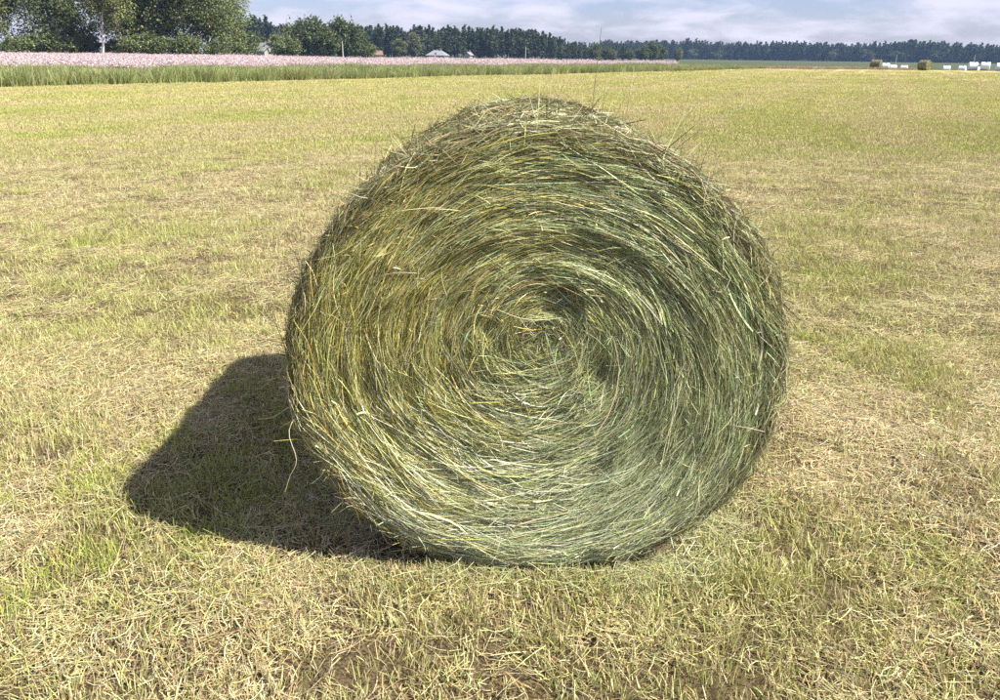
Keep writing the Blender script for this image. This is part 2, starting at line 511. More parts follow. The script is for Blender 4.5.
USE_HOLES = False
ACROSS = strand_set(40, 4, 0.0, 0.22, phi_mess, (0.04, 0.14), (0.0005, 0.0011), 16, thick=(-0.03, 0.006), flare=0.02)
USE_HOLES = True
bale_part('coiled_end_strands', [ACROSS,
    strand_set(6800, 22, 0.0, S_FACE + 0.02, phi_face, (0.10, 0.32), (0.0004, 0.0009), 1, K=5, thick=(-0.030, 0.009), spread=0.013, flare=0.010),
    strand_set(500, 5, 0.0, S_FACE, phi_face, (0.12, 0.34), (0.0007, 0.0013), 2, thick=(0.0, 0.012), flare=0.015),
    strand_set(420, 4, 0.0, S_FACE, phi_face, (0.06, 0.20), (0.0015, 0.0032), 12, thick=(-0.008, 0.010), flare=0.012),
    strand_set(70, 8, 0.0, 0.22, phi_mess, (0.05, 0.20), (0.0006, 0.0013), 14, thick=(-0.01, 0.014), flare=0.03),
    strand_set(480, 30, 0.0, S_FACE, phi_mess, (0.008, 0.030), (0.0006, 0.0016), 13, K=3, thick=(-0.01, 0.010), flare=0.006),
    strand_set(900, 4, 0.0, S_FACE, phi_mess, (0.04, 0.12), (0.0005, 0.0011), 3, thick=(0.0, 0.012), flare=0.012)])
bale_part('rim_strands', [
    strand_set(1500, 16, S_FACE - 0.02, S_RIM + 0.10, phi_side, (0.06, 0.22), (0.0006, 0.0013), 4, thick=(-0.028, 0.010), flare=0.014),
    strand_set(170, 3, S_FACE + 0.01, S_RIM + 0.35, phi_mess, (0.08, 0.20), (0.0006, 0.0012), 17, thick=(0.0, 0.018), flare=0.075),
    strand_set(1100, 6, S_FACE + 0.01, S_RIM + 0.2, phi_mess, (0.04, 0.14), (0.0007, 0.0014), 5, thick=(-0.015, 0.016), flare=0.035)])
bale_part('wrapped_side_strands', [
    strand_set(2600, 12, S_RIM, S_SIDE, phi_side, (0.12, 0.34), (0.0011, 0.0024), 6, K=5, spread=0.03),
    strand_set(900, 5, S_RIM, S_SIDE, phi_mess, (0.06, 0.18), (0.0009, 0.0017), 7, K=5, thick=(-0.01, 0.016), flare=0.03)])
bale_part('back_end_strands', [
    strand_set(900, 12, S_SIDE, S_TOT, phi_face, (0.12, 0.30), (0.0018, 0.0034), 8, K=5, spread=0.03)])

# single stalks that stand clear of the bale
M_STRAW = plain_mat('bleached_straw', (0.52, 0.46, 0.30), 0.5, 0.4, 0.2, 30)
M_STRAWG = plain_mat('green_straw', (0.40, 0.42, 0.16), 0.5, 0.4, 0.2, 30)
def stalk_mesh(pts, r0, r1, sides=5):
    pts = [Vector(p) for p in pts]
    # smooth the bent line a little
    fine = []
    for i in range(len(pts) - 1):
        p0, p1, p2, p3 = pts[max(i - 1, 0)], pts[i], pts[i + 1], pts[min(i + 2, len(pts) - 1)]
        for k in range(4):
            t = k / 4
            fine.append(0.5 * ((2 * p1) + (p2 - p0) * t + (2 * p0 - 5 * p1 + 4 * p2 - p3) * t * t + (3 * p1 - p0 - 3 * p2 + p3) * t ** 3))
    fine.append(pts[-1])
    vs, fs = [], []
    n = len(fine)
    for i, p in enumerate(fine):
        d = (fine[min(i + 1, n - 1)] - fine[max(i - 1, 0)]).normalized()
        u = d.orthogonal().normalized(); w = d.cross(u)
        r = r0 + (r1 - r0) * i / (n - 1)
        for k in range(sides):
            a = 2 * math.pi * k / sides
            vs.append(p + (u * math.cos(a) + w * math.sin(a)) * r)
    for i in range(n - 1):
        for k in range(sides):
            a = i * sides + k; b = i * sides + (k + 1) % sides
            fs.append((a, b, b + sides, a + sides))
    return vs, fs

def face_pt(x, z, out):
    """point standing `out` metres in front of the flat end"""
    return (x, B_Y0 - 0.02 - out, z)

STALKS = [  # (points, base radius, tip radius, material)
    ([(-0.57, 2.06, 0.53), (-0.596, 1.955, 0.499), (-0.58, 1.945, 0.409), (-0.606, 1.95, 0.349), (-0.625, 1.955, 0.296)], .0018, .0010, 0),
    ([(-0.62, 2.15, 0.50), (-0.70, 2.16, 0.44), (-0.76, 2.18, 0.42)], .0020, .0012, 0),
    ([(-0.05, 2.02, 0.86), (-0.001, 1.975, 0.855), (0.052, 1.955, 0.842), (0.106, 1.955, 0.837), (0.165, 1.965, 0.841)], .0020, .0012, 0),
    ([(0.54, 2.02, 0.91), (0.566, 1.965, 0.921), (0.589, 1.955, 0.924), (0.603, 1.955, 0.962)], .0026, .0016, 0),
    ([(0.46, 2.02, 0.54), (0.472, 1.965, 0.582), (0.485, 1.955, 0.652), (0.506, 1.955, 0.718)], .0018, .0012, 0),
    ([(0.62, 2.05, 0.53), (0.652, 1.975, 0.525), (0.703, 1.955, 0.523), (0.753, 1.955, 0.511)], .0018, .0010, 0),
    ([(0.05, 2.0, 0.15), (0.054, 1.955, 0.185), (0.068, 1.94, 0.23), (0.091, 1.94, 0.268)], .0015, .0010, 0),
    ([(-0.33, 2.0, 0.68), (-0.298, 1.955, 0.702), (-0.262, 1.945, 0.737)], .0024, .0014, 0),
    ([(0.44, 2.25, 1.20), (0.511, 2.15, 1.30), (0.576, 2.13, 1.345), (0.641, 2.12, 1.389)], .0016, .0009, 0),
    ([(0.42, 2.15, 1.06), (0.484, 2.06, 1.13), (0.546, 2.05, 1.175), (0.602, 2.05, 1.214)], .0018, .0010, 1),
    ([(0.66, 2.2, 1.05), (0.719, 2.15, 1.097), (0.753, 2.15, 1.114), (0.786, 2.15, 1.134)], .0015, .0009, 0),
    ([(0.24, 2.2, 1.24), (0.282, 2.10, 1.29), (0.327, 2.09, 1.345), (0.364, 2.09, 1.386)], .0018, .0010, 0),
    ([(0.12, 2.2, 1.30), (0.122, 2.15, 1.385), (0.126, 2.15, 1.44), (0.132, 2.15, 1.471)], .0015, .0010, 0),
    ([(0.266, 2.2, 1.29), (0.268, 2.15, 1.385), (0.271, 2.15, 1.43), (0.272, 2.15, 1.453)], .0016, .0010, 1),
    ([(0.20, 2.2, 1.30), (0.249, 2.15, 1.385), (0.275, 2.15, 1.41), (0.287, 2.15, 1.428)], .0018, .0010, 1),
    ([(0.33, 2.2, 1.27), (0.334, 2.15, 1.39), (0.339, 2.15, 1.441), (0.342, 2.15, 1.476)], .0014, .0009, 0),
    ([(-0.40, 2.2, 1.10), (-0.391, 2.15, 1.199), (-0.372, 2.15, 1.234), (-0.368, 2.15, 1.261)], .0018, .0010, 0),
    ([(-0.36, 2.2, 1.17), (-0.343, 2.15, 1.274), (-0.325, 2.15, 1.314), (-0.308, 2.15, 1.342)], .0014, .0009, 0),
    ([(-0.44, 2.2, 1.05), (-0.464, 2.15, 1.088), (-0.435, 2.12, 1.094), (-0.408, 2.12, 1.086)], .0018, .0010, 0),
    ([(-0.58, 2.03, 0.72), (-0.64, 2.0, 0.74), (-0.69, 1.98, 0.73)], .0018, .0010, 1),
    ([(-0.60, 2.03, 0.62), (-0.57, 1.97, 0.55), (-0.50, 1.96, 0.50)], .0022, .0012, 1),
    ([face_pt(-0.35, 0.93, -.02), face_pt(-0.28, 0.965, .03), face_pt(-0.22, 0.965, .03)], .0018, .0012, 0),
    ([(0.56, 2.1, 0.30), (0.66, 2.02, 0.26), (0.70, 2.0, 0.19)], .0018, .0010, 1),
]
for pts, r0, r1, mi in STALKS:
    vs, fs = stalk_mesh([Vector(p) - bale.location for p in pts], r0 * 0.78, r1 * 0.78)
    link('loose_stalk', mesh_np('loose_stalk', [tuple(v) for v in vs], fs, [M_STRAW, M_STRAWG][mi]), bale)

# ------------------------------------------------------------------ scatter helper for uncountable ground cover
def scatter(name, pos, rot, scl, idx, protos, label, cat):
    me = bpy.data.meshes.new(name)
    me.vertices.add(len(pos)); me.vertices.foreach_set('co', np.asarray(pos, np.float32).ravel())
    a = me.attributes.new('rot', 'FLOAT_VECTOR', 'POINT'); a.data.foreach_set('vector', np.asarray(rot, np.float32).ravel())
    a = me.attributes.new('scl', 'FLOAT_VECTOR', 'POINT'); a.data.foreach_set('vector', np.asarray(scl, np.float32).ravel())
    a = me.attributes.new('idx', 'INT', 'POINT'); a.data.foreach_set('value', np.asarray(idx, np.int32))
    o = link(name, me, kind='stuff')
    tag(o, label, cat)
    coll = bpy.data.collections.new(name + '_pieces')
    for k, pm in enumerate(protos):
        po = bpy.data.objects.new('%s_piece_%02d' % (name, k), pm)
        coll.objects.link(po)
    ng = bpy.data.node_groups.new(name + '_scatter', 'GeometryNodeTree')
    ng.interface.new_socket('Geometry', in_out='INPUT', socket_type='NodeSocketGeometry')
    ng.interface.new_socket('Geometry', in_out='OUTPUT', socket_type='NodeSocketGeometry')
    N, Lk = ng.nodes, ng.links
    gi, go = N.new('NodeGroupInput'), N.new('NodeGroupOutput')
    iop = N.new('GeometryNodeInstanceOnPoints'); iop.inputs['Pick Instance'].default_value = True
    ci_ = N.new('GeometryNodeCollectionInfo'); ci_.inputs['Collection'].default_value = coll
    ci_.inputs['Separate Children'].default_value = True; ci_.inputs['Reset Children'].default_value = True
    def named(nm, ty):
        z = N.new('GeometryNodeInputNamedAttribute'); z.data_type = ty; z.inputs['Name'].default_value = nm
        return z.outputs['Attribute']
    e2r = N.new('FunctionNodeEulerToRotation')
    Lk.new(named('rot', 'FLOAT_VECTOR'), e2r.inputs[0])
    Lk.new(gi.outputs[0], iop.inputs['Points']); Lk.new(ci_.outputs[0], iop.inputs['Instance'])
    Lk.new(named('idx', 'INT'), iop.inputs['Instance Index'])
    Lk.new(e2r.outputs[0], iop.inputs['Rotation']); Lk.new(named('scl', 'FLOAT_VECTOR'), iop.inputs['Scale'])
    Lk.new(iop.outputs[0], go.inputs[0])
    md = o.modifiers.new('scatter', 'NODES'); md.node_group = ng
    return o

def blades(n, g, rad, h_rng, w_rng, lean, bend, pal, wts, K=4, z0=-0.01, jit=0.15):
    """upright blades in a tuft"""
    rr = rad * np.sqrt(g.random(n)); a = g.uniform(0, 2 * math.pi, n)
    b = np.stack([rr * np.cos(a), rr * np.sin(a), np.full(n, z0)], -1)
    H = g.uniform(*h_rng, n)
    la = a + g.normal(0, 0.9, n); lm = np.abs(g.normal(0, lean, n))
    d = np.stack([np.cos(la) * lm, np.sin(la) * lm, np.ones(n)], -1); d = norm(d)
    bd = np.stack([np.cos(la), np.sin(la), -0.5 * np.ones(n)], -1) * np.abs(g.normal(0, bend, n))[:, None]
    t = np.linspace(0, 1, K)[None, :, None]
    P = b[:, None, :] + d[:, None, :] * (H[:, None, None] * t) + bd[:, None, :] * (H[:, None, None] * t * t)
    sa = g.uniform(0, math.pi, n)
    S = np.stack([np.cos(sa), np.sin(sa), np.zeros(n)], -1)
    W = g.uniform(*w_rng, n)[:, None] * np.linspace(1, 0.45, K)[None, :]
    return P, W, S, pick(pal, wts, n, g, jit)

def litter(n, g, rad, L_rng, w_rng, pal, wts, K=4, zmax=0.03, jit=0.15):
    rr = rad * np.sqrt(g.random(n)); a = g.uniform(0, 2 * math.pi, n)
    c = np.stack([rr * np.cos(a), rr * np.sin(a), g.uniform(0.004, zmax, n)], -1)
    da = g.uniform(0, 2 * math.pi, n); L = g.uniform(*L_rng, n)
    d = np.stack([np.cos(da), np.sin(da), g.normal(0, 0.22, n)], -1)
    side = np.stack([-np.sin(da), np.cos(da), np.zeros(n)], -1)
    t = np.linspace(-0.5, 0.5, K)[None, :, None]
    cur = g.normal(0, 0.25, n)
    P = c[:, None, :] + d[:, None, :] * L[:, None, None] * t + side[:, None, :] * (cur * L)[:, None, None] * (t * t * 2) 
    P[:, :, 2] = np.maximum(P[:, :, 2], 0.002)
    S = norm(side + np.stack([np.zeros(n), np.zeros(n), g.normal(0, 0.7, n)], -1))
    W = g.uniform(*w_rng, n)[:, None] * np.linspace(1, 0.6, K)[None, :]
    return P, W, S, pick(pal, wts, n, g, jit)

def blade_mesh(name, sets, mat):
    vs, fs, cs, o = [], [], [], 0
    for s in sets:
        v, f, c = ribbons(*s)
        vs.append(v); fs.append(f + o); cs.append(c); o += len(v)
    return mesh_np(name, np.concatenate(vs), np.concatenate(fs), mat, np.concatenate(cs))

STRAW = [(0.52, 0.43, 0.245), (0.43, 0.345, 0.19), (0.62, 0.545, 0.345), (0.29, 0.205, 0.11), (0.50, 0.445, 0.20)]
YELG = [(0.49, 0.455, 0.18), (0.42, 0.41, 0.14), (0.54, 0.495, 0.24), (0.34, 0.36, 0.105)]
GREEN = [(0.30, 0.35, 0.075), (0.38, 0.42, 0.10), (0.21, 0.27, 0.06), (0.47, 0.45, 0.14)]

# -- close stubble: cut stems, chopped litter, regrowing tufts
g = np.random.default_rng(5)
PN = []
for k in range(6):
    PN.append(blade_mesh('cut_stems', [blades(20, g, 0.036, (0.022, 0.066), (0.0011, 0.0024), 0.20, 0.06, STRAW, [3, 2.5, 3, 1.2, 1.4], K=3, jit=0.22)], M_STUB))
for k in range(6):
    PN.append(blade_mesh('chopped_litter', [litter(50, g, 0.10, (0.012, 0.10), (0.0008, 0.0019), STRAW + [(0.24, 0.24, 0.12)], [3, 3, 3, 1.6, 1, .6], K=4, jit=0.2)], M_STUB))
for k in range(5):
    PN.append(blade_mesh('yellow_regrowth', [blades(26, g, 0.050, (0.030, 0.080), (0.0009, 0.0019), 0.35, 0.22, YELG + STRAW[:3], [3, 2, 3, 1.2, 1, 1, 1.5], K=4)], M_STUB))
for k in range(5):
    PN.append(blade_mesh('green_regrowth', [blades(24, g, 0.05, (0.025, 0.080), (0.0010, 0.0020), 0.5, 0.35, GREEN + YELG[:1], [2, 3, 1, 3, 1.5], K=4)], M_STUB))

def frustum_pts(n, y0, y1, g, margin=1.5, dens_pow=1.0):
    """random points on the part of the field that can be seen from around the viewpoint"""
    y = np.sqrt(g.uniform(y0 * y0, y1 * y1, n)) if dens_pow == 1.0 else y0 + (y1 - y0) * g.random(n) ** dens_pow
    half = 0.66 * y + margin
    x = g.uniform(-1, 1, n) * half
    return x, y

def grass_line(x):
    return 62 + 1.4 * x

def kind_near(x, y, g):
    """choose a tuft family by the place in the field: straw, litter, yellow or green patches"""
    n = len(x)
    m1 = fbm(x * 1.5 + 30, y * 0.9 + 30, 61, 3)
    m2 = fbm(x * 1.9 - 12, y * 1.1 + 50, 91, 3)
    u = g.random(n)
    p_yel = 0.06 + 0.85 * smooth(0.50, 0.60, m1) + 0.25 * smooth(5, 14, y)
    p_gr = 0.015 + 0.55 * smooth(0.57, 0.67, m2)
    for px_, py_, pr_, fam in PATCHES:
        e = 1.3 * np.exp(-(((x - px_) / pr_) ** 2 + ((y - py_) / (pr_ * 1.1)) ** 2))
        if fam == 2: p_yel = p_yel + e
        else: p_gr = p_gr + e
    p_lit = 0.20 + 0.16 * smooth(0.5, 0.35, m1)
    tot = p_yel + p_gr + p_lit + 0.50
    u = u * tot
    k = np.where(u < p_yel, 2, np.where(u < p_yel + p_gr, 3, np.where(u < p_yel + p_gr + p_lit, 1, 0)))
    base = np.array([0, 6, 12, 17])[k]; cnt = np.array([6, 6, 5, 5])[k]
    return base + (g.random(n) * cnt).astype(int), k

PATCHES = [  # x, y, radius, family (2 yellow, 3 green): tufts that grow thicker here
    (-1.33, 2.29, 0.22, 2), (-1.45, 2.25, 0.14, 3), (-2.10, 2.85, 0.35, 2), (-0.26, 1.90, 0.20, 2), (-0.40, 1.52, 0.12, 2), (0.72, 2.20, 0.30, 2),
    (3.2, 6.9, 0.9, 2), (2.5, 5.6, 0.6, 3), (1.33, 2.10, 0.16, 3), (-3.0, 5.0, 0.5, 2), (-2.25, 4.35, 0.35, 2), (-1.45, 4.15, 0.3, 2),
    (0.95, 2.05, 0.22, 2), (-1.10, 2.60, 0.35, 3), (-0.95, 3.0, 0.40, 3), (-0.9, 2.4, 0.3, 3), (1.10, 1.52, 0.10, 3), (-4.0, 6.2, 0.7, 3)]

def under_bale(x, y):
    return (np.abs(x - BX) < 0.50) & (y > B_Y0 + 0.02) & (y < B_Y1 - 0.05)

g = np.random.default_rng(15)
xs, ys, sc = [], [], []
for (y0, y1, dens, s) in ((0.9, 4.2, 800, 1.0), (4.2, 8.0, 360, 1.12), (8.0, 14.0, 170, 1.4)):
    area = 0.66 * (y1 ** 2 - y0 ** 2) + 3.0 * (y1 - y0)
    n = int(area * dens)
    x, y = frustum_pts(n, y0, y1, g)
    xs.append(x); ys.append(y); sc.append(np.full(n, s))
x = np.concatenate(xs); y = np.concatenate(ys); s = np.concatenate(sc)
bare = fbm(x * 2.4 + 80, y * 2.4, 33, 3)                    # worn spots where the soil shows
keep = ~under_bale(x, y) & (g.random(len(x)) > 0.30 * smooth(0.50, 0.62, fbm(x * 11 + 5, y * 11 + 5, 39, 2)) * (1 - smooth(6, 11, y)))
x, y, s = x[keep], y[keep], s[keep]
idx, kk = kind_near(x, y, g)
thin = g.random(len(x)) < 0.6 * smooth(0.56, 0.66, bare[keep])       # worn spots: only litter lies there
idx = np.where(thin, 6 + (g.random(len(x)) * 6).astype(int), idx); kk = np.where(thin, 1, kk)
n = len(x)
hs = g.uniform(0.6, 1.08, n) * (0.75 + 0.5 * fbm(x * 0.9, y * 0.9, 44, 2))
rot = np.stack([g.normal(0, 0.10, n), g.normal(0, 0.10, n), g.uniform(0, 6.283, n)], -1)
rot[kk == 1, :2] *= 0.3
scl = np.stack([s * g.uniform(.85, 1.2, n), s * g.uniform(.85, 1.2, n), np.where(kk == 1, 0.8, 1.0) * hs * s ** 0.5], -1)
print('near tufts', n)
scatter('stubble', np.stack([x, y, field_z(x, y)], -1), rot, scl, idx, PN,
        'straw coloured mown stubble covering the field around the bale', 'stubble')

# -- hay shed round the foot of the bale
g = np.random.default_rng(55)
HP = []
for k in range(5):
    HP.append(blade_mesh('shed_hay', [litter(46, g, 0.09, (0.03, 0.15), (0.0006, 0.0013), PAL, [1, 1, 1, .8, 1, .5, .8, .3], K=4, zmax=0.05)], M_HAY))
n = 90
a = g.uniform(0, 1, n)
xh = np.where(a < .30, g.uniform(BX - 0.55, BX + 0.60, n), np.where(a < .7, BX + 0.52 + np.abs(g.normal(0, .10, n)), BX - 0.52 - np.abs(g.normal(0, .09, n))))
yh = np.where(a < .30, 1.975 - np.abs(g.normal(0, .03, n)) + 0.10 * np.abs(xh - BX) ** 2, g.uniform(2.0, 3.35, n))
scatter('shed_hay', np.stack([xh, yh, field_z(xh, yh) + 0.005], -1), np.stack([g.normal(0, .1, n), g.normal(0, .1, n), g.uniform(0, 6.28, n)], -1),
        np.stack([np.ones(n), np.ones(n), g.uniform(.4, .9, n)], -1), g.integers(0, 5, n), HP,
        'loose wisps of hay shed round the foot of the big bale', 'hay')
n = 260
xg = g.uniform(BX - 0.75, BX + 0.80, n); yg = 1.96 - np.abs(g.normal(0, .05, n)) + 0.05 * (xg - BX) ** 2
scatter('foot_grass', np.stack([xg, yg, field_z(xg, yg)], -1), np.stack([g.normal(0, .12, n), g.normal(0, .12, n), g.uniform(0, 6.28, n)], -1),
        np.stack([np.ones(n), np.ones(n), g.uniform(.5, .85, n)], -1), np.where(g.random(n) < .6, g.integers(0, 6, n), g.integers(12, 22, n)), PN,
        'short stubble standing against the foot of the big bale', 'stubble')

# -- farther stubble: bigger mixed pieces of the same sward
g = np.random.default_rng(25)
PF = []
for k in range(4):
    PF.append(blade_mesh('straw_sward', [blades(70, g, 0.26, (0.03, 0.075), (0.003, 0.006), 0.35, 0.15, STRAW + YELG[:2], [3, 3, 3, 1.5, 2, 1, 1], K=3)], M_STUB))
for k in range(4):
    PF.append(blade_mesh('yellow_sward', [blades(70, g, 0.26, (0.03, 0.085), (0.003, 0.006), 0.4, 0.2, YELG + STRAW[:3], [3, 2, 3, 1, 1.5, 1, 1.5], K=3)], M_STUB))
for k in range(4):
    PF.append(blade_mesh('green_sward', [blades(70, g, 0.26, (0.03, 0.085), (0.003, 0.006), 0.4, 0.2, GREEN + YELG + STRAW[:3], [2, 3, 1, 3, 1.5, 1.5, 1, 1, .5, .7, .5], K=3)], M_STUB))
xs, ys, sc = [], [], []
for (y0, y1, dens, s) in ((12.5, 22.0, 48, 1.0), (22.0, 38.0, 16, 1.5), (38.0, 62.0, 6, 2.2), (62.0, 112.0, 1.6, 3.4)):
    area = 0.66 * (y1 ** 2 - y0 ** 2) + 3.0 * (y1 - y0)
    n = int(area * dens); x, y = frustum_pts(n, y0, y1, g)
    xs.append(x); ys.append(y); sc.append(np.full(n, s))
x = np.concatenate(xs); y = np.concatenate(ys); s = np.concatenate(sc)
keep = (y < grass_line(x) - 0.3) & (g.random(len(y)) > smooth(70, 112, y))
x, y, s = x[keep], y[keep], s[keep]; n = len(x)
m1 = fbm(x * 0.40 + 30, y * 0.22 + 30, 61, 4)
m2 = fbm(x * 0.45 - 12, y * 0.25 + 50, 91, 4)
far = smooth(12, 40, y)
u = g.random(n)
k = np.where(u < 0.04 + 0.6 * smooth(0.50, 0.60, m2), 2, np.where(u < 0.12 + 0.22 * far + 0.70 * smooth(0.47, 0.55, m1), 1, 0))
across = x * math.cos(R_(24.7)) - y * math.sin(R_(24.7))          # mower rows run away to the right
row = 0.5 + 0.5 * np.sin(across * 2 * math.pi / 5.8 + 1.5 * fbm(x * 0.1, y * 0.1, 14, 2))
k = np.where((row > 0.84) & (g.random(n) < 0.75), 0, np.where((row < 0.16) & (g.random(n) < 0.5), 2, k))
idx = k * 4 + (g.random(n) * 4).astype(int)
rot = np.stack([np.zeros(n), np.zeros(n), g.uniform(0, 6.283, n)], -1)
scl = np.stack([s, s, g.uniform(.7, 1.25, n) * s ** 0.3], -1)
print('far tufts', n)
scatter('distant_stubble', np.stack([x, y, field_z(x, y)], -1), rot, scl, idx, PF,
        'yellow green mown stubble stretching away behind the bale', 'stubble')

# ------------------------------------------------------------------ uncut grass strip and flower field
g = np.random.default_rng(35)
NORM = np.array([-1.4, 1.0]) / math.hypot(1.4, 1)           # away from the mown field, across the strip
def strip_pts(n, d0, d1, t0, t1, g):
    t = g.uniform(t0, t1, n); d = g.uniform(d0, d1, n)
    bx, by = t, grass_line(t)
    return bx + NORM[0] * d, by + NORM[1] * d, d
GP = []
TG = [(0.26, 0.30, 0.11), (0.32, 0.355, 0.14), (0.38, 0.39, 0.18), (0.46, 0.43, 0.24), (0.18, 0.22, 0.075)]
for k in range(6):
    GP.append(blade_mesh('tall_grass', [blades(80, g, 0.32, (0.30, 0.78), (0.007, 0.014), 0.22, 0.22, TG, [2, 3, 2, 1, 1.5], K=4)], M_GRASS))
GP.append(blade_mesh('flowering_grass', [blades(60, g, 0.32, (0.3, 0.7), (0.007, 0.013), 0.22, 0.22, TG, [2, 3, 2, 1, 1], K=4),
                                         litter(14, g, 0.3, (0.04, 0.07), (0.02, 0.03), [(0.6, 0.55, 0.25), (0.62, 0.6, 0.5)], [1, 1], K=2, zmax=0.05)], M_GRASS))
GP[-1].transform(Matrix.Identity(4))
x1, y1_, d1 = strip_pts(7000, 0.0, 8.0, -34, 40, g)
rag = d1 > 1.6 * fbm(x1 * 0.5, y1_ * 0.5, 12, 3)              # ragged mown edge
x1, y1_, d1 = x1[rag], y1_[rag], d1[rag]
hh = (0.55 + 0.45 * smooth(0, 1.0, d1)) * (0.75 + 0.5 * fbm(x1 * 0.3, y1_ * 0.3, 7, 2)) * (1 - 0.55 * smooth(14, 38, x1))
n = len(x1)
scatter('uncut_grass', np.stack([x1, y1_, field_z(x1, y1_)], -1),
        np.stack([np.zeros(n), np.zeros(n), g.uniform(0, 6.28, n)], -1),
        np.stack([np.full(n, 1.15), np.full(n, 1.15), hh], -1), (g.random(n) * 7).astype(int), GP,
        'strip of tall green uncut grass along the edge of the mown field', 'grass')

DP = []
for k in range(3):
    DP.append(blade_mesh('dry_grass', [blades(70, g, 0.6, (0.15, 0.42), (0.012, 0.022), 0.25, 0.2, [(0.46, 0.36, 0.25), (0.38, 0.29, 0.20), (0.50, 0.42, 0.32), (0.30, 0.25, 0.15)], [2, 2, 1, 1], K=3)], M_GRASS))
n = 2600
xd = g.uniform(18, 62, n); yd = 112 + 14 * g.random(n) + np.clip(xd - 30, 0, 60) * 0.12
kd = (yd > grass_line(xd) + 6) | (xd > 30)
kd &= g.random(n) > smooth(46, 62, xd)
xd, yd = xd[kd], yd[kd]; n = len(xd)
scatter('dry_grass', np.stack([xd, yd, field_z(xd, yd)], -1), np.stack([np.zeros(n), np.zeros(n), g.uniform(0, 6.28, n)], -1),
        np.stack([np.full(n, 1.2), np.full(n, 1.2), g.uniform(.6, 1.1, n)], -1), (g.random(n) * 3).astype(int), DP,
        'thin strip of brownish dry grass at the far edge of the mown field', 'grass')
FP = []
PINK = [(0.56, 0.44, 0.45), (0.60, 0.50, 0.50), (0.53, 0.40, 0.41), (0.60, 0.53, 0.51)]
for k in range(6):
    st = blades(26, g, 0.42, (0.45, 0.72), (0.008, 0.014), 0.15, 0.12, [(0.14, 0.17, 0.07), (0.20, 0.20, 0.10)], [1, 1], K=3)
    nfl = 170
    a = g.uniform(0, 6.283, nfl); r = 0.45 * np.sqrt(g.random(nfl))
    c = np.stack([r * np.cos(a), r * np.sin(a), g.normal(0.74, 0.085, nfl)], -1)
    d = norm(g.normal(0, 1, (nfl, 3))); s_ = norm(np.cross(d, norm(g.normal(0, 1, (nfl, 3)))))
    hl = g.uniform(0.018, 0.032, nfl)
    P = c[:, None, :] + d[:, None, :] * hl[:, None, None] * np.array([-1, 0, 1])[None, :, None]
    W = hl[:, None] * np.array([0.35, 0.9, 0.35])[None, :]
    FP.append(blade_mesh('flower_clump', [st, (P, W, s_, pick(PINK, [2, 2, 1.5, 1.2], nfl, g, 0.1))], M_FLOWER))
def flower_far(x):
    return np.interp(x, [-80, -40, -20, 10, 60], [121, 121, 104, 101, 122])
n0 = 30000
x2 = g.uniform(-78, 44, n0); y2 = g.uniform(36, 122, n0)
dd = (y2 - 62 - 1.4 * x2) / math.hypot(1.4, 1)
keep = (dd > 4.6 + 4.2 * fbm(x2 * 0.35, y2 * 0.35, 19, 3) + 0.8 * g.random(n0)) & (y2 < flower_far(x2)) & (np.abs(x2) < 0.66 * y2 + 4)
x2, y2 = x2[keep], y2[keep]; n = len(x2)
print('flower clumps', n)
scatter('flower_field', np.stack([x2, y2, field_z(x2, y2)], -1),
        np.stack([np.zeros(n), np.zeros(n), g.uniform(0, 6.28, n)], -1),
        np.stack([np.full(n, 1.35), np.full(n, 1.35), g.uniform(.82, 1.12, n) * (0.8 + 0.4 * fbm(x2 * 0.25, y2 * 0.25, 88, 3))], -1), (g.random(n) * 6).astype(int), FP,
        'pale pink flowering crop filling the field behind the grass strip', 'flowers')

# ------------------------------------------------------------------ trees
def tube_np(pts, radii, sides=6):
    pts = np.asarray(pts, float); n = len(pts)
    vs = []
    for i in range(n):
        d = pts[min(i + 1, n - 1)] - pts[max(i - 1, 0)]; d = d / np.linalg.norm(d)
        u = np.cross(d, [0.3, 1, 0.1]); u /= np.linalg.norm(u); w = np.cross(d, u)
        a = np.arange(sides) / sides * 2 * math.pi
        vs.append(pts[i] + radii[i] * (np.cos(a)[:, None] * u + np.sin(a)[:, None] * w))
    f = []
    for i in range(n - 1):
        for k in range(sides):
            a, b = i * sides + k, i * sides + (k + 1) % sides
            f.append((a, b, b + sides, a + sides))
    return np.concatenate(vs), np.array(f)

def leaf_quads(c, size, g, pal, wts, jit=0.2, up=0.4):
    n = len(c)
    nrm_ = norm(g.normal(0, 1, (n, 3)) + np.array([0, 0, up]))
    u = norm(np.cross(nrm_, norm(g.normal(0, 1, (n, 3)))))
    w = np.cross(nrm_, u)
    s = (size * g.uniform(0.6, 1.3, n))[:, None]
    V = np.stack([c - u * s, c - w * s * 0.55, c + u * s, c + w * s * 0.55], 1).reshape(-1, 3)
    f = np.arange(n * 4).reshape(n, 4)
    col = np.repeat(pick(pal, wts, n, g, jit), 4, 0)
    return V, f, col

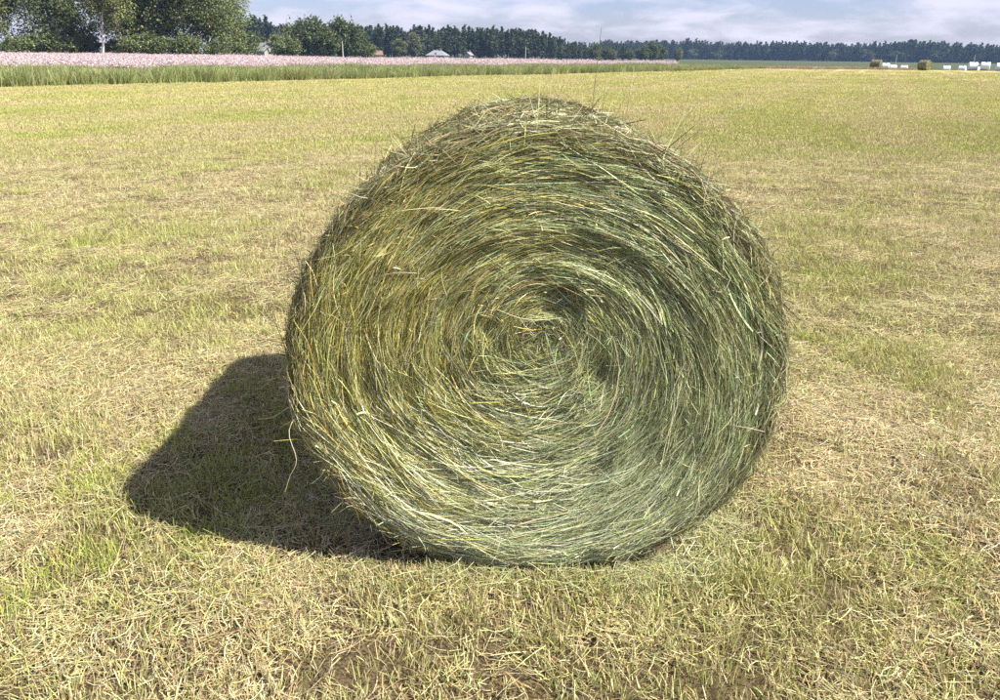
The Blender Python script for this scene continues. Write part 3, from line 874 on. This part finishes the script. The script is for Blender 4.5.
def broadleaf(seed, H, spread, base, pal, wts, n_clump=75, per=95, leaf=0.17, trunk_r=0.22, lean=0.0, shape=1.0):
    """-> trunk mesh (with limbs), crown mesh; foot at the origin"""
    g = np.random.default_rng(seed)
    tz = np.linspace(0, H * 0.86, 9)
    tx = lean * (tz / H) ** 1.3 * H + np.cumsum(g.normal(0, 0.035 * H / 9, 9)) ; ty = np.cumsum(g.normal(0, 0.035 * H / 9, 9))
    tx -= tx[0]; ty -= ty[0]
    tr = np.stack([tx, ty, tz], -1); tr[0, 2] = -0.15
    rads = trunk_r * (1 - tz / (H * 0.92)) + 0.02
    V, F = tube_np(tr, rads, 7); VV, FF, o = [V], [F], len(V)
    cent = []
    nl = 16
    for i in range(nl):
        z = H * (base + (0.84 - base) * (i + g.random()) / nl)
        p0 = np.array([np.interp(z, tz, tx), np.interp(z, tz, ty), z])
        rel = (z / H - base) / (1 - base)
        reach = spread * (0.55 + 0.45 * math.sin(math.pi * min(1, rel * shape + 0.22))) * g.uniform(0.6, 1.1)
        a = i * 2.4 + g.normal(0, 0.4)
        p1 = p0 + np.array([math.cos(a) * reach * 0.55, math.sin(a) * reach * 0.55, reach * 0.45])
        p2 = p0 + np.array([math.cos(a) * reach, math.sin(a) * reach, reach * g.uniform(0.35, 0.7)])
        r0 = np.interp(z, tz, rads) * 0.5
        V, F = tube_np([p0, p1, p2], [r0, r0 * 0.55, r0 * 0.2], 5)
        VV.append(V); FF.append(F + o); o += len(V)
        for t in (0.45, 0.7, 0.92, 1.05):
            q = p0 + (p2 - p0) * t
            cent.append(q + g.normal(0, 0.07 * H * 0.5, 3))
    cent = np.array(cent)
    ex = g.normal(0, 1, (n_clump, 3)); ex = norm(ex) * g.random((n_clump, 1)) ** 0.4
    zc = H * (base + 1) / 2
    ex = ex * np.array([spread * 0.95, spread * 0.95, H * (1 - base) * 0.5]) + np.array([lean * H * 0.5, 0, zc])
    cent = np.concatenate([cent, ex])
    cent[:, 2] = np.maximum(cent[:, 2], 0.5)
    cs = g.uniform(0.35, 0.85, len(cent)) * spread * 0.27
    idx = np.repeat(np.arange(len(cent)), per)
    pts = cent[idx] + g.normal(0, 1, (len(idx), 3)) * cs[idx][:, None] * np.array([1, 1, 0.75])
    pts[:, 2] -= np.abs(g.normal(0, 0.04 * H, len(idx))) * (g.random(len(idx)) < 0.3)   # hanging sprays
    pts = pts[pts[:, 2] > 0.2]
    V, F, C = leaf_quads(pts, leaf, g, pal, wts)
    return (np.concatenate(VV), np.concatenate(FF)), (V, F, C)

OLIVE = [(0.185, 0.215, 0.08), (0.24, 0.265, 0.10), (0.11, 0.135, 0.055), (0.30, 0.31, 0.14)]
DEEP = [(0.09, 0.12, 0.05), (0.125, 0.155, 0.065), (0.06, 0.085, 0.036), (0.17, 0.19, 0.09)]
def pol(px_x, dist):
    """bearing written as lateral run per 825 of depth -> field position"""
    return ((px_x - 500.0) / 825.0 * dist, dist)

tree_mesh = {}
def add_tree(name, label, cat, mesh_key, x, y, scale, rz, group=None, sz=None):
    root = bpy.data.objects.new(name, None)
    COL.objects.link(root)
    root.location = (x, y, float(field_z(np.array(x), np.array(y))))
    root.rotation_euler = (0, 0, rz); root.scale = (scale, scale, sz or scale)
    tag(root, label, cat, group)
    tm, cm = tree_mesh[mesh_key]
    link('trunk', tm, root); link('crown', cm, root)
    return root

def reg_tree(key, bark, *a, **k):
    (tv, tf), (cv_, cf, cc) = broadleaf(*a, **k)
    tree_mesh[key] = (mesh_np(key + '_trunk', tv, tf, bark), mesh_np(key + '_crown', cv_, cf, M_LEAF, cc, False))
reg_tree('birch_a', M_BIRCH, 101, 16, 3.6, 0.16, OLIVE, [2, 2, 1.5, 1], n_clump=80, trunk_r=0.2)
reg_tree('birch_b', M_BIRCH, 102, 15, 3.3, 0.42, OLIVE, [2, 2.5, 1, 1.4], n_clump=60, trunk_r=0.19, lean=0.20)
reg_tree('alder', M_BARK, 103, 15, 4.4, 0.07, DEEP, [2, 2, 1.5, 1], n_clump=95, trunk_r=0.28)
reg_tree('aspen', M_BARK, 104, 17, 3.9, 0.10, OLIVE + DEEP, [1, 1, 1, .6, 1, 1, .6, .6], n_clump=90, trunk_r=0.26)
reg_tree('round', M_BARK, 105, 8, 3.6, 0.08, DEEP, [2, 2, 2, .6], n_clump=60, per=60, leaf=0.28, trunk_r=0.2)
reg_tree('shrub', M_BARK, 106, 4, 2.3, 0.02, OLIVE + DEEP, [1, 1, 1, .5, 1.5, 1.5, 1, .5], n_clump=40, per=45, leaf=0.18, trunk_r=0.09)
reg_tree('pale', M_BARK, 107, 8, 2.6, 0.10, [(0.16, 0.18, 0.10), (0.20, 0.215, 0.125), (0.12, 0.145, 0.075)], [1, 1, 1], n_clump=50, per=55, leaf=0.26, trunk_r=0.16)

LEFT = [  # label, key, bearing, distance, scale, turn
    ('olive green birch at the far left end of the tree belt', 'birch_a', -12, 124, 1.0, 0.3),
    ('leafy tree left of the sky gap in the left tree belt', 'birch_b', 4, 127, 0.95, 2.0),
    ('dark dense alder right of the small sky gap', 'alder', 44, 128, 1.08, 1.1),
    ('tall dark tree between the alder and the leaning birch', 'aspen', 72, 131, 1.1, 4.0),
    ('birch with a leaning white trunk showing above the flowers', 'birch_b', 97, 122, 1.0, 0.0),
    ('bright olive birch just right of the leaning white trunk', 'birch_a', 118, 125, 0.96, 2.6),
    ('dark leafy tree behind the bright olive birch', 'alder', 137, 131, 1.05, 3.0),
    ('tall olive tree with a pale upper trunk mid belt', 'aspen', 158, 127, 1.08, 0.6),
    ('leafy olive birch right of the middle of the belt', 'birch_a', 182, 128, 1.05, 4.4),
    ('broad olive tree near the right end of the belt', 'aspen', 204, 126, 1.02, 5.2),
    ('slim dark tree that ends the left tree belt', 'birch_a', 224, 136, 0.95, 1.7),
]
for lab, key, b, d, sc_, rz in LEFT:
    x, y = pol(b, d)
    add_tree('birch_tree' if 'birch' in lab else ('alder_tree' if 'alder' in lab else 'broadleaf_tree'), lab, 'tree', key, x, y, sc_, rz, 'trees of the left belt')
UNDER = [(10, 121), (28, 123), (52, 124), (64, 122), (84, 126), (112, 126), (128, 122), (146, 124), (166, 122), (186, 123), (212, 124), (228, 128)]
for k, (b, d) in enumerate(UNDER):
    x, y = pol(b, d)
    add_tree('undergrowth_shrub', 'dark low shrub under the trees of the left belt', 'shrub', 'shrub', x, y, 0.75 + 0.25 * ((k * 7) % 5) / 4, k * 1.3, 'shrubs under the left tree belt')

MIDTREES = [
    ('low round shrub at the right foot of the left belt', 'shrub', 240, 170, 1.25, .3),
    ('round dark tree just left of the grey gabled house', 'round', 249, 205, 0.72, 1.2),
    ('conical dark shrub just right of the grey gabled house', 'shrub', 277, 190, 1.35, 2.2),
    ('tall round dark tree behind the shrub by the gabled house', 'round', 295, 215, 1.12, 3.0),
    ('low bright green bush in front of the round dark trees', 'shrub', 284, 180, 1.1, 0.7),
    ('broad dark tree in the middle of the round tree clump', 'round', 311, 205, 1.15, 4.2),
    ('dark spreading tree low in the round tree clump', 'round', 324, 195, 0.85, 5.0),
    ('dark tree with the utility pole standing before it', 'round', 341, 210, 1.15, 0.4),
    ('greyish round tree at the right end of the tree clump', 'round', 351, 214, 0.88, 1.9),
    ('wide olive bush left of the red roofed house', 'shrub', 364, 250, 1.1, 2.9),
    ('pointed olive tree right of the red roofed house', 'pale', 396, 280, 0.78, 3.3),
    ('pale grey green tree standing out against the pine wood', 'pale', 410, 300, 1.05, 5.5),
    ('round bush at the foot of the pine wood edge', 'round', 573, 430, 0.75, 1.0),
    ('pale round bush beside the pine wood edge', 'round', 592, 410, 0.95, 2.1),
    ('dark round bush near the right end of the pine wood', 'round', 603, 400, 0.75, 3.4),
    ('small pale bush right of the dark round bush', 'pale', 609, 400, 0.65, 0.2),
    ('low dark bush at the tip of the pine wood', 'round', 626, 420, 0.7, 4.9),
    ('large green tree standing free right of the pine wood', 'round', 647, 390, 1.05, 0.8),
    ('dark green tree left beside the large free standing tree', 'round', 639, 385, 0.85, 2.5),
    ('smaller green tree right beside the large free standing tree', 'round', 656, 395, 0.9, 4.0),
    ('small pointed tree alone before the far blue wood', 'pale', 675, 420, 0.8, 1.5),
    ('lone small bush on the meadow before the pine wood', 'shrub', 595, 240, 0.45, 1.0),
]
for lab, key, b, d, sc_, rz in MIDTREES:
    x, y = pol(b, d)
    add_tree('shrub' if key == 'shrub' else 'broadleaf_tree', lab, 'shrub' if key == 'shrub' else 'tree', key, x, y, sc_, rz)

# -- conifers
def pine(seed, H, spread, base, n=420, leaf=0.55):
    g = np.random.default_rng(seed)
    tz = np.linspace(-0.2, H * 0.97, 6)
    tr = np.stack([np.cumsum(g.normal(0, .05, 6)), np.cumsum(g.normal(0, .05, 6)), tz], -1)
    V, F = tube_np(tr, np.linspace(0.22, 0.03, 6), 6); VV, FF, o = [V], [F], len(V)
    pts = []
    z = H * base
    while z < H * 0.98:
        rel = (z / H - base) / (1 - base)
        reach = spread * (1 - rel) ** 0.75 * (0.8 if rel < 0.15 else 1.0)
        nb = g.integers(4, 7)
        for k in range(nb):
            a = g.uniform(0, 6.283); L = reach * g.uniform(0.55, 1.15) + 0.25
            end = np.array([math.cos(a) * L, math.sin(a) * L, z - 0.15 * L + g.normal(0, .2)])
            st = np.array([0, 0, z])
            if L > 0.9:
                v, f = tube_np([st, end], [0.05, 0.015], 3); VV.append(v); FF.append(f + o); o += len(v)
            m = max(3, int(5 * L))
            t = g.uniform(0.25, 1.05, m)[:, None]
            pts.append(st + (end - st) * t + g.normal(0, 0.22, (m, 3)))
        z += H * 0.045
    pts.append(np.stack([g.normal(0, .1, 8), g.normal(0, .1, 8), H * g.uniform(.93, 1.02, 8)], -1))
    pts = np.concatenate(pts)
    C = leaf_quads(pts, leaf, g, [(0.040, 0.060, 0.030), (0.055, 0.078, 0.038), (0.030, 0.046, 0.025), (0.07, 0.085, 0.045)], [2, 2, 1.5, .7], 0.2, 0.8)
    return (np.concatenate(VV), np.concatenate(FF)), C
PINES = []
for k, (H, sp, ba) in enumerate([(17, 2.3, .18), (16, 2.6, .25), (18, 2.2, .12), (15, 2.5, .3), (17, 2.8, .2)]):
    (tv, tf), (cv_, cf, cc) = pine(200 + k, H, sp, ba)
    tm = mesh_np('pine_trunk', tv, tf, M_BARK); cm = mesh_np('pine_crown', cv_, cf, M_PINE, cc, False)
    # one joined mesh of the same tree for the closed wood behind
    jm = bpy.data.meshes.new('pine_whole')
    jm = mesh_np('pine_whole', np.concatenate([tv, cv_]), np.concatenate([tf, cf + len(tv)]), [M_PINE, M_BARK],
                 np.concatenate([np.full((len(tv), 3), 0.07), cc]), False)
    PINES.append((tm, cm, jm))

g = np.random.default_rng(45)
# wood edge: the near row can be told apart, tree by tree
def edge_dist(b):
    return np.interp(b, [225, 290, 400, 540, 600, 625], [330, 345, 365, 400, 450, 470])
def edge_h(b):    # crown height of the wood along its edge, metres
    return np.interp(b, [225, 262, 285, 300, 340, 400, 470, 530, 560, 600, 622], [13.6, 13.6, 10.6, 11.5, 12.5, 11.9, 12.6, 12.2, 9.0, 7.6, 8.0])
bs_ = np.arange(228, 624, 5.2) + g.uniform(-1.6, 1.6, len(np.arange(228, 624, 5.2)))
for k, b in enumerate(bs_):
    d = float(edge_dist(b)) + g.uniform(-4, 6)
    x, y = pol(b, d)
    root = bpy.data.objects.new('pine_tree', None); COL.objects.link(root)
    s_ = float(edge_h(b)) * g.uniform(0.86, 1.05) / 17.0
    root.location = (x, y, float(field_z(np.array(x), np.array(y)))); root.rotation_euler = (0, 0, g.uniform(0, 6.28))
    root.scale = (s_ * 1.25, s_ * 1.25, s_)
    tag(root, 'dark pine in the front row of the wood behind the flower field', 'tree', 'pines along the wood edge')
    tm, cm, jm = PINES[k % 5]
    link('trunk', tm, root); link('crown', cm, root)
WOODS = [p[2] for p in PINES] + [tree_mesh['round'][1], tree_mesh['pale'][1]]
def mixed(n, share):
    k = g.integers(0, 5, n)
    return np.where(g.random(n) < share, 5 + g.integers(0, 2, n), k)
n0 = 900
b = g.uniform(222, 624, n0); d = edge_dist(b) + 6 + 45 * g.random(n0)
X, Y = (b - 500) / 825 * d, d
H = edge_h(b) * (1 + (d - edge_dist(b)) / 900) * g.uniform(0.82, 1.10, n0) / 17.0
kw = mixed(n0, 0.06)
scatter('pine_wood', np.stack([X, Y, field_z(X, Y)], -1), np.stack([np.zeros(n0), np.zeros(n0), g.uniform(0, 6.28, n0)], -1),
        np.stack([H * 1.2, H * 1.2, H], -1) * np.where(kw > 4, 1.75, 1.0)[:, None], kw, WOODS,
        'closed dark pine wood behind the front row of pines', 'wood')
# far wood on the right, seen through blue air
n0 = 2600
b = g.uniform(596, 1180, n0)
e0 = np.interp(b, [600, 680, 800, 900, 1000, 1200], [840, 800, 760, 720, 700, 690])
d = e0 + 70 * g.random(n0) ** 1.3
X, Y = (b - 500) / 825 * d, d
Hm = np.interp(b, [600, 640, 690, 700, 720, 800, 850, 880, 905, 960, 1000], [14.5, 15, 16.5, 15, 14.5, 15.5, 14.8, 17.0, 17.5, 16.0, 15.2]) * (d / 790)
H = Hm * g.uniform(0.66, 1.10, n0) / 17.0
kw = mixed(n0, 0.05)
scatter('far_wood', np.stack([X, Y, field_z(X, Y)], -1), np.stack([np.zeros(n0), np.zeros(n0), g.uniform(0, 6.28, n0)], -1),
        np.stack([H * 1.5, H * 1.5, H], -1) * np.where(kw > 4, 1.5, 1.0)[:, None], kw, WOODS,
        'far blue wood along the horizon on the right', 'wood')

# ------------------------------------------------------------------ houses, poles
def box(v0, v1):
    (x0, y0, z0), (x1, y1, z1) = v0, v1
    V = [(x0, y0, z0), (x1, y0, z0), (x1, y1, z0), (x0, y1, z0), (x0, y0, z1), (x1, y0, z1), (x1, y1, z1), (x0, y1, z1)]
    F = [(0, 3, 2, 1), (4, 5, 6, 7), (0, 1, 5, 4), (1, 2, 6, 5), (2, 3, 7, 6), (3, 0, 4, 7)]
    return V, F
def poly(name, V, F, mat, parent):
    me = bpy.data.meshes.new(name); me.from_pydata([tuple(v) for v in V], [], F); me.materials.append(mat); me.update()
    return link(name, me, parent)
M_WALL = plain_mat('pale_plaster', (0.36, 0.36, 0.34), 0.85, 0.2, 0.08, 2)
M_WOODW = plain_mat('grey_boards', (0.30, 0.26, 0.22), 0.9, 0.1, 0.2, 3)
M_RGREY = plain_mat('grey_roof', (0.27, 0.28, 0.28), 0.7, 0.3, 0.12, 2)
M_RRED = plain_mat('red_roof', (0.22, 0.125, 0.095), 0.8, 0.2, 0.15, 2)
M_RPALE = plain_mat('pale_roof', (0.22, 0.23, 0.25), 0.6, 0.3, 0.1, 2)
M_GLASS = plain_mat('window_glass', (0.05, 0.06, 0.07), 0.1, 0.6, 0.1, 2)
def house(label, b, d, w, l, hw, hr, rz, mw, mr, hip=0.0):
    """w along the ridge, l across; hip > 0 pulls the ridge ends in"""
    x, y = pol(b, d)
    root = bpy.data.objects.new('house', None); COL.objects.link(root)
    root.location = (x, y, float(field_z(np.array(x), np.array(y)))); root.rotation_euler = (0, 0, rz)
    tag(root, label, 'house')
    V, F = box((-w / 2, -l / 2, -0.1), (w / 2, l / 2, hw))
    if hip == 0:
        V += [(-w / 2, 0, hw + hr - 0.1), (w / 2, 0, hw + hr - 0.1)]
        F[1] = (4, 5, 6, 7); F += [(4, 7, 8), (5, 9, 6)]
    poly('wall', V, F, mw, root)
    e, t = 0.45, 0.18
    W, Lh = w / 2 + e, l / 2 + e
    zE = hw - e * hr / (l / 2)
    hx = W - hip
    up = [(-W, -Lh, zE), (W, -Lh, zE), (W, Lh, zE), (-W, Lh, zE), (-hx, 0, hw + hr), (hx, 0, hw + hr)]
    dn = [(p[0], p[1], p[2] - t) for p in up]
    Fr = [(0, 1, 5, 4), (2, 3, 4, 5), (6, 10, 11, 7), (8, 11, 10, 9), (0, 6, 7, 1), (2, 8, 9, 3)]
    if hip > 0:
        Fr += [(1, 2, 5), (3, 0, 4), (7, 11, 8), (9, 10, 6), (1, 7, 8, 2), (3, 9, 6, 0)]
    else:
        Fr += [(1, 7, 11, 5), (5, 11, 8, 2), (3, 9, 10, 4), (4, 10, 6, 0)]
    roof = poly('roof', up + dn, Fr, mr, root)
    poly('chimney', *box((w * 0.12, -0.3, hw + hr - 0.6), (w * 0.12 + 0.6, 0.3, hw + hr + 0.7)), M_RRED, roof)
    for k in (-1, 1):
        poly('window', *box((k * w * 0.25 - 0.5, -l / 2 - 0.03, 0.9), (k * w * 0.25 + 0.5, -l / 2 - 0.003, hw - 0.35)), M_GLASS, root)
    poly('door', *box((-0.45, -l / 2 - 0.05, 0.0), (0.45, -l / 2 - 0.003, 2.0)), M_WOODW, root)
    return root
house('grey gabled house half hidden between dark trees', 264, 200, 6.0, 4.5, 2.0, 1.6, R_(-50), M_WALL, M_RGREY)
house('red roofed house peeping out before the pine wood', 370, 300, 5.4, 5.0, 1.2, 1.2, R_(14), M_WALL, M_RRED)
house('low house with a pale hipped roof before the pine wood', 434, 335, 7.4, 6.8, 1.2, 1.7, R_(-10), M_WOODW, M_RPALE, hip=2.6)
house('tiny white shed right of the pale roofed house', 465, 345, 2.2, 2.4, 1.6, 0.9, R_(60), M_WALL, M_RPALE)

M_POLE = plain_mat('weathered_pole', (0.36, 0.34, 0.31), 0.85, 0.2, 0.15, 4)
def pole(label, b, d, H):
    x, y = pol(b, d)
    root = bpy.data.objects.new('utility_pole', None); COL.objects.link(root)
    root.location = (x, y, float(field_z(np.array(x), np.array(y)))); root.rotation_euler = (0, 0, 0.3)
    tag(root, label, 'pole', 'utility poles across the meadow')
    V, F = tube_np([(0, 0, -0.2), (0, 0, H * 0.5), (0, 0, H)], [0.16, 0.14, 0.11], 8)
    link('pole', mesh_np('pole', V, F, M_POLE), root)
    V, F = tube_np([(0, 0, H), (0, 0, H + 0.05), (0, 0, H + 0.14)], [0.12, 0.13, 0.02], 8)
    link('cap', mesh_np('cap', V, F, M_WALL), root)
pole('pale utility pole in front of the dark round trees', 339, 175, 3.6)
pole('utility pole before the middle of the pine wood', 522, 300, 4.2)
pole('utility pole on the meadow near the left far hay bale', 893, 330, 4.0)
pole('utility pole on the meadow above the white bales', 971, 330, 4.2)

# ------------------------------------------------------------------ far bales
M_WRAP, n_, l_, bs2, out_ = new_mat('white_stretch_film')
bs2.inputs['Base Color'].default_value = (0.80, 0.82, 0.86, 1); bs2.inputs['Roughness'].default_value = 0.28
tc_ = n_.new('ShaderNodeTexCoord'); wv = n_.new('ShaderNodeTexNoise'); wv.inputs['Scale'].default_value = 7
l_.new(tc_.outputs['Object'], wv.inputs['Vector'])
bp_ = n_.new('ShaderNodeBump'); bp_.inputs['Strength'].default_value = 0.5; bp_.inputs['Distance'].default_value = 0.05
l_.new(wv.outputs['Fac'], bp_.inputs['Height']); l_.new(bp_.outputs[0], bs2.inputs['Normal'])

def round_body(R, L, bev, seed, lump, nseg=40):
    """lying round bale, axis along local X, resting on z = 0"""
    prof = [(0.0, -L / 2)] + [(R * 0.5, -L / 2)] + [(R - bev + bev * math.sin(a), -L / 2 + bev - bev * math.cos(a)) for a in np.linspace(0, math.pi / 2, 6)]
    prof += [(R, v) for v in np.linspace(-L / 2 + bev, L / 2 - bev, 7)[1:-1]]
    prof += [(R - bev + bev * math.cos(a), L / 2 - bev + bev * math.sin(a)) for a in np.linspace(0, math.pi / 2, 6)] + [(R * 0.5, L / 2), (0.0, L / 2)]
    prof = np.array(prof); th = np.arange(nseg) / nseg * 2 * math.pi
    rr = prof[:, 0][:, None] * (1 + lump * (fbm(np.cos(th)[None, :] * 2 + prof[:, 1][:, None] * 1.5 + 9, np.sin(th)[None, :] * 2 + 9 + 0 * prof[:, 1][:, None], seed, 2) - 0.5))
    Y_, Z_ = rr * np.cos(th), rr * np.sin(th) + R * 0.97
    Z_ = np.where(Z_ < 0.04, 0.04 + (Z_ - 0.04) * 0.2, Z_)
    V = np.stack([np.broadcast_to(prof[:, 1][:, None], Y_.shape), Y_, Z_], -1).reshape(-1, 3)
    i, j = np.meshgrid(np.arange(len(prof) - 1), np.arange(nseg), indexing='ij')
    a0 = (i * nseg + j).ravel(); a1 = (i * nseg + (j + 1) % nseg).ravel()
    return V, np.stack([a0, a1, a1 + nseg, a0 + nseg], -1)

wrap_mesh = []
for k in range(3):
    V, F = round_body(0.62, 1.22, 0.07, 300 + k, 0.05)
    wrap_mesh.append(mesh_np('film_wrap', V, F, M_WRAP))
WHITE = [
    ('white wrapped bale just right of the left far hay bale', 883.5, 136, 0.95, -0.5),
    ('small white wrapped bale second right of the left far hay bale', 891, 150, 0.95, -0.2),
    ('white wrapped bale alone midway between the two far hay bales', 902.5, 154, 0.95, -0.6),
    ('white wrapped bale first to the right of the right far hay bale', 945, 150, 0.95, -0.35),
    ('white wrapped bale second to the right of the right far hay bale', 961, 150, 0.95, -0.7),
    ('large white wrapped bale left in the close pair of bales', 971, 122, 0.98, -0.3),
    ('small white wrapped bale seen between the two large white bales', 976.5, 150, 0.85, 0.0),
    ('large white wrapped bale right in the close pair of bales', 983.5, 121, 1.0, -0.55),
    ('white wrapped bale cut off by the right edge of the picture', 999, 126, 1.0, -0.4),
]
for k, (lab, b, d, s_, rz) in enumerate(WHITE):
    x, y = pol(b, d)
    root = bpy.data.objects.new('wrapped_bale', None); COL.objects.link(root)
    root.location = (x, y, float(field_z(np.array(x), np.array(y)))); root.rotation_euler = (0, 0, rz); root.scale = (s_,) * 3
    tag(root, lab, 'wrapped bale', 'white wrapped bales on the field')
    link('film_wrap', wrap_mesh[k % 3], root)
    # loose film end on the bale's side
    V, F = box((-0.06, -0.25, 1.195), (0.22, 0.12, 1.225))
    poly('film_end', V, F, M_WRAP, root)

def far_hay(label, b, d, rz, seed):
    x, y = pol(b, d)
    root = bpy.data.objects.new('hay_bale', None); COL.objects.link(root)
    root.location = (x, y, float(field_z(np.array(x), np.array(y)))); root.rotation_euler = (0, 0, rz)
    tag(root, label, 'hay bale', 'hay bales far off on the field')
    V, F = round_body(0.65, 1.25, 0.06, seed, 0.08)
    link('packed_core', mesh_np('packed_core', V, F, plain_mat('far_hay', (0.20, 0.19, 0.095), 0.9, 0.1, 0.4, 9, 0.5)), root)
    g = np.random.default_rng(seed)
    n = 2600
    side = g.random(n) < 0.6
    th = g.uniform(0, 6.283, n); R = 0.66
    rr = np.where(side, R, R * np.sqrt(g.random(n)))
    xx = np.where(side, g.uniform(-.62, .62, n), np.where(g.random(n) < .5, -.635, .635))
    L = g.uniform(.1, .3, n); t = np.linspace(-.5, .5, 4)[None, :]
    tt_ = th[:, None] + L[:, None] * t / np.maximum(rr, .1)[:, None]
    P = np.stack([xx[:, None] + g.normal(0, .08, n)[:, None] * t, rr[:, None] * np.cos(tt_), np.maximum(rr[:, None] * np.sin(tt_) + .64, .02)], -1)
    P = P + g.normal(0, .012, (n, 1, 3))
    W = g.uniform(.004, .009, n)[:, None] * np.ones((1, 4))
    S = norm(g.normal(0, 1, (n, 3)))
    v, f, c = ribbons(P, W, S, pick(PAL, [1, .7, .5, 1.4, .4, 1.2, .4, .8], n, g) * 0.8)
    link('hay_strands', mesh_np('hay_strands', v, f, M_HAY, c), root, kind='stuff')
far_hay('far hay bale left of the white wrapped bales', 874, 117, R_(-42), 71)
far_hay('far hay bale in the gap between the white wrapped bales', 922.5, 113, R_(-60), 72)

# ------------------------------------------------------------------ air between here and the far wood
M_AIR = bpy.data.materials.new('air'); M_AIR.use_nodes = True
an, al = M_AIR.node_tree.nodes, M_AIR.node_tree.links
an.remove(an['Principled BSDF'])
pv = an.new('ShaderNodeVolumePrincipled')
pv.inputs['Color'].default_value = (0.42, 0.62, 1.0, 1)
pv.inputs['Density'].default_value = 0.00017
pv.inputs['Anisotropy'].default_value = 0.0
al.new(pv.outputs[0], an['Material Output'].inputs['Volume'])
V, F = box((-2700, -40, -4.0), (2700, 4300, 24.0))
me = bpy.data.meshes.new('haze'); me.from_pydata(V, [], F); me.materials.append(M_AIR)
haze = link('haze', me, kind='stuff')
tag(haze, 'thin blue summer haze over the fields', 'haze')
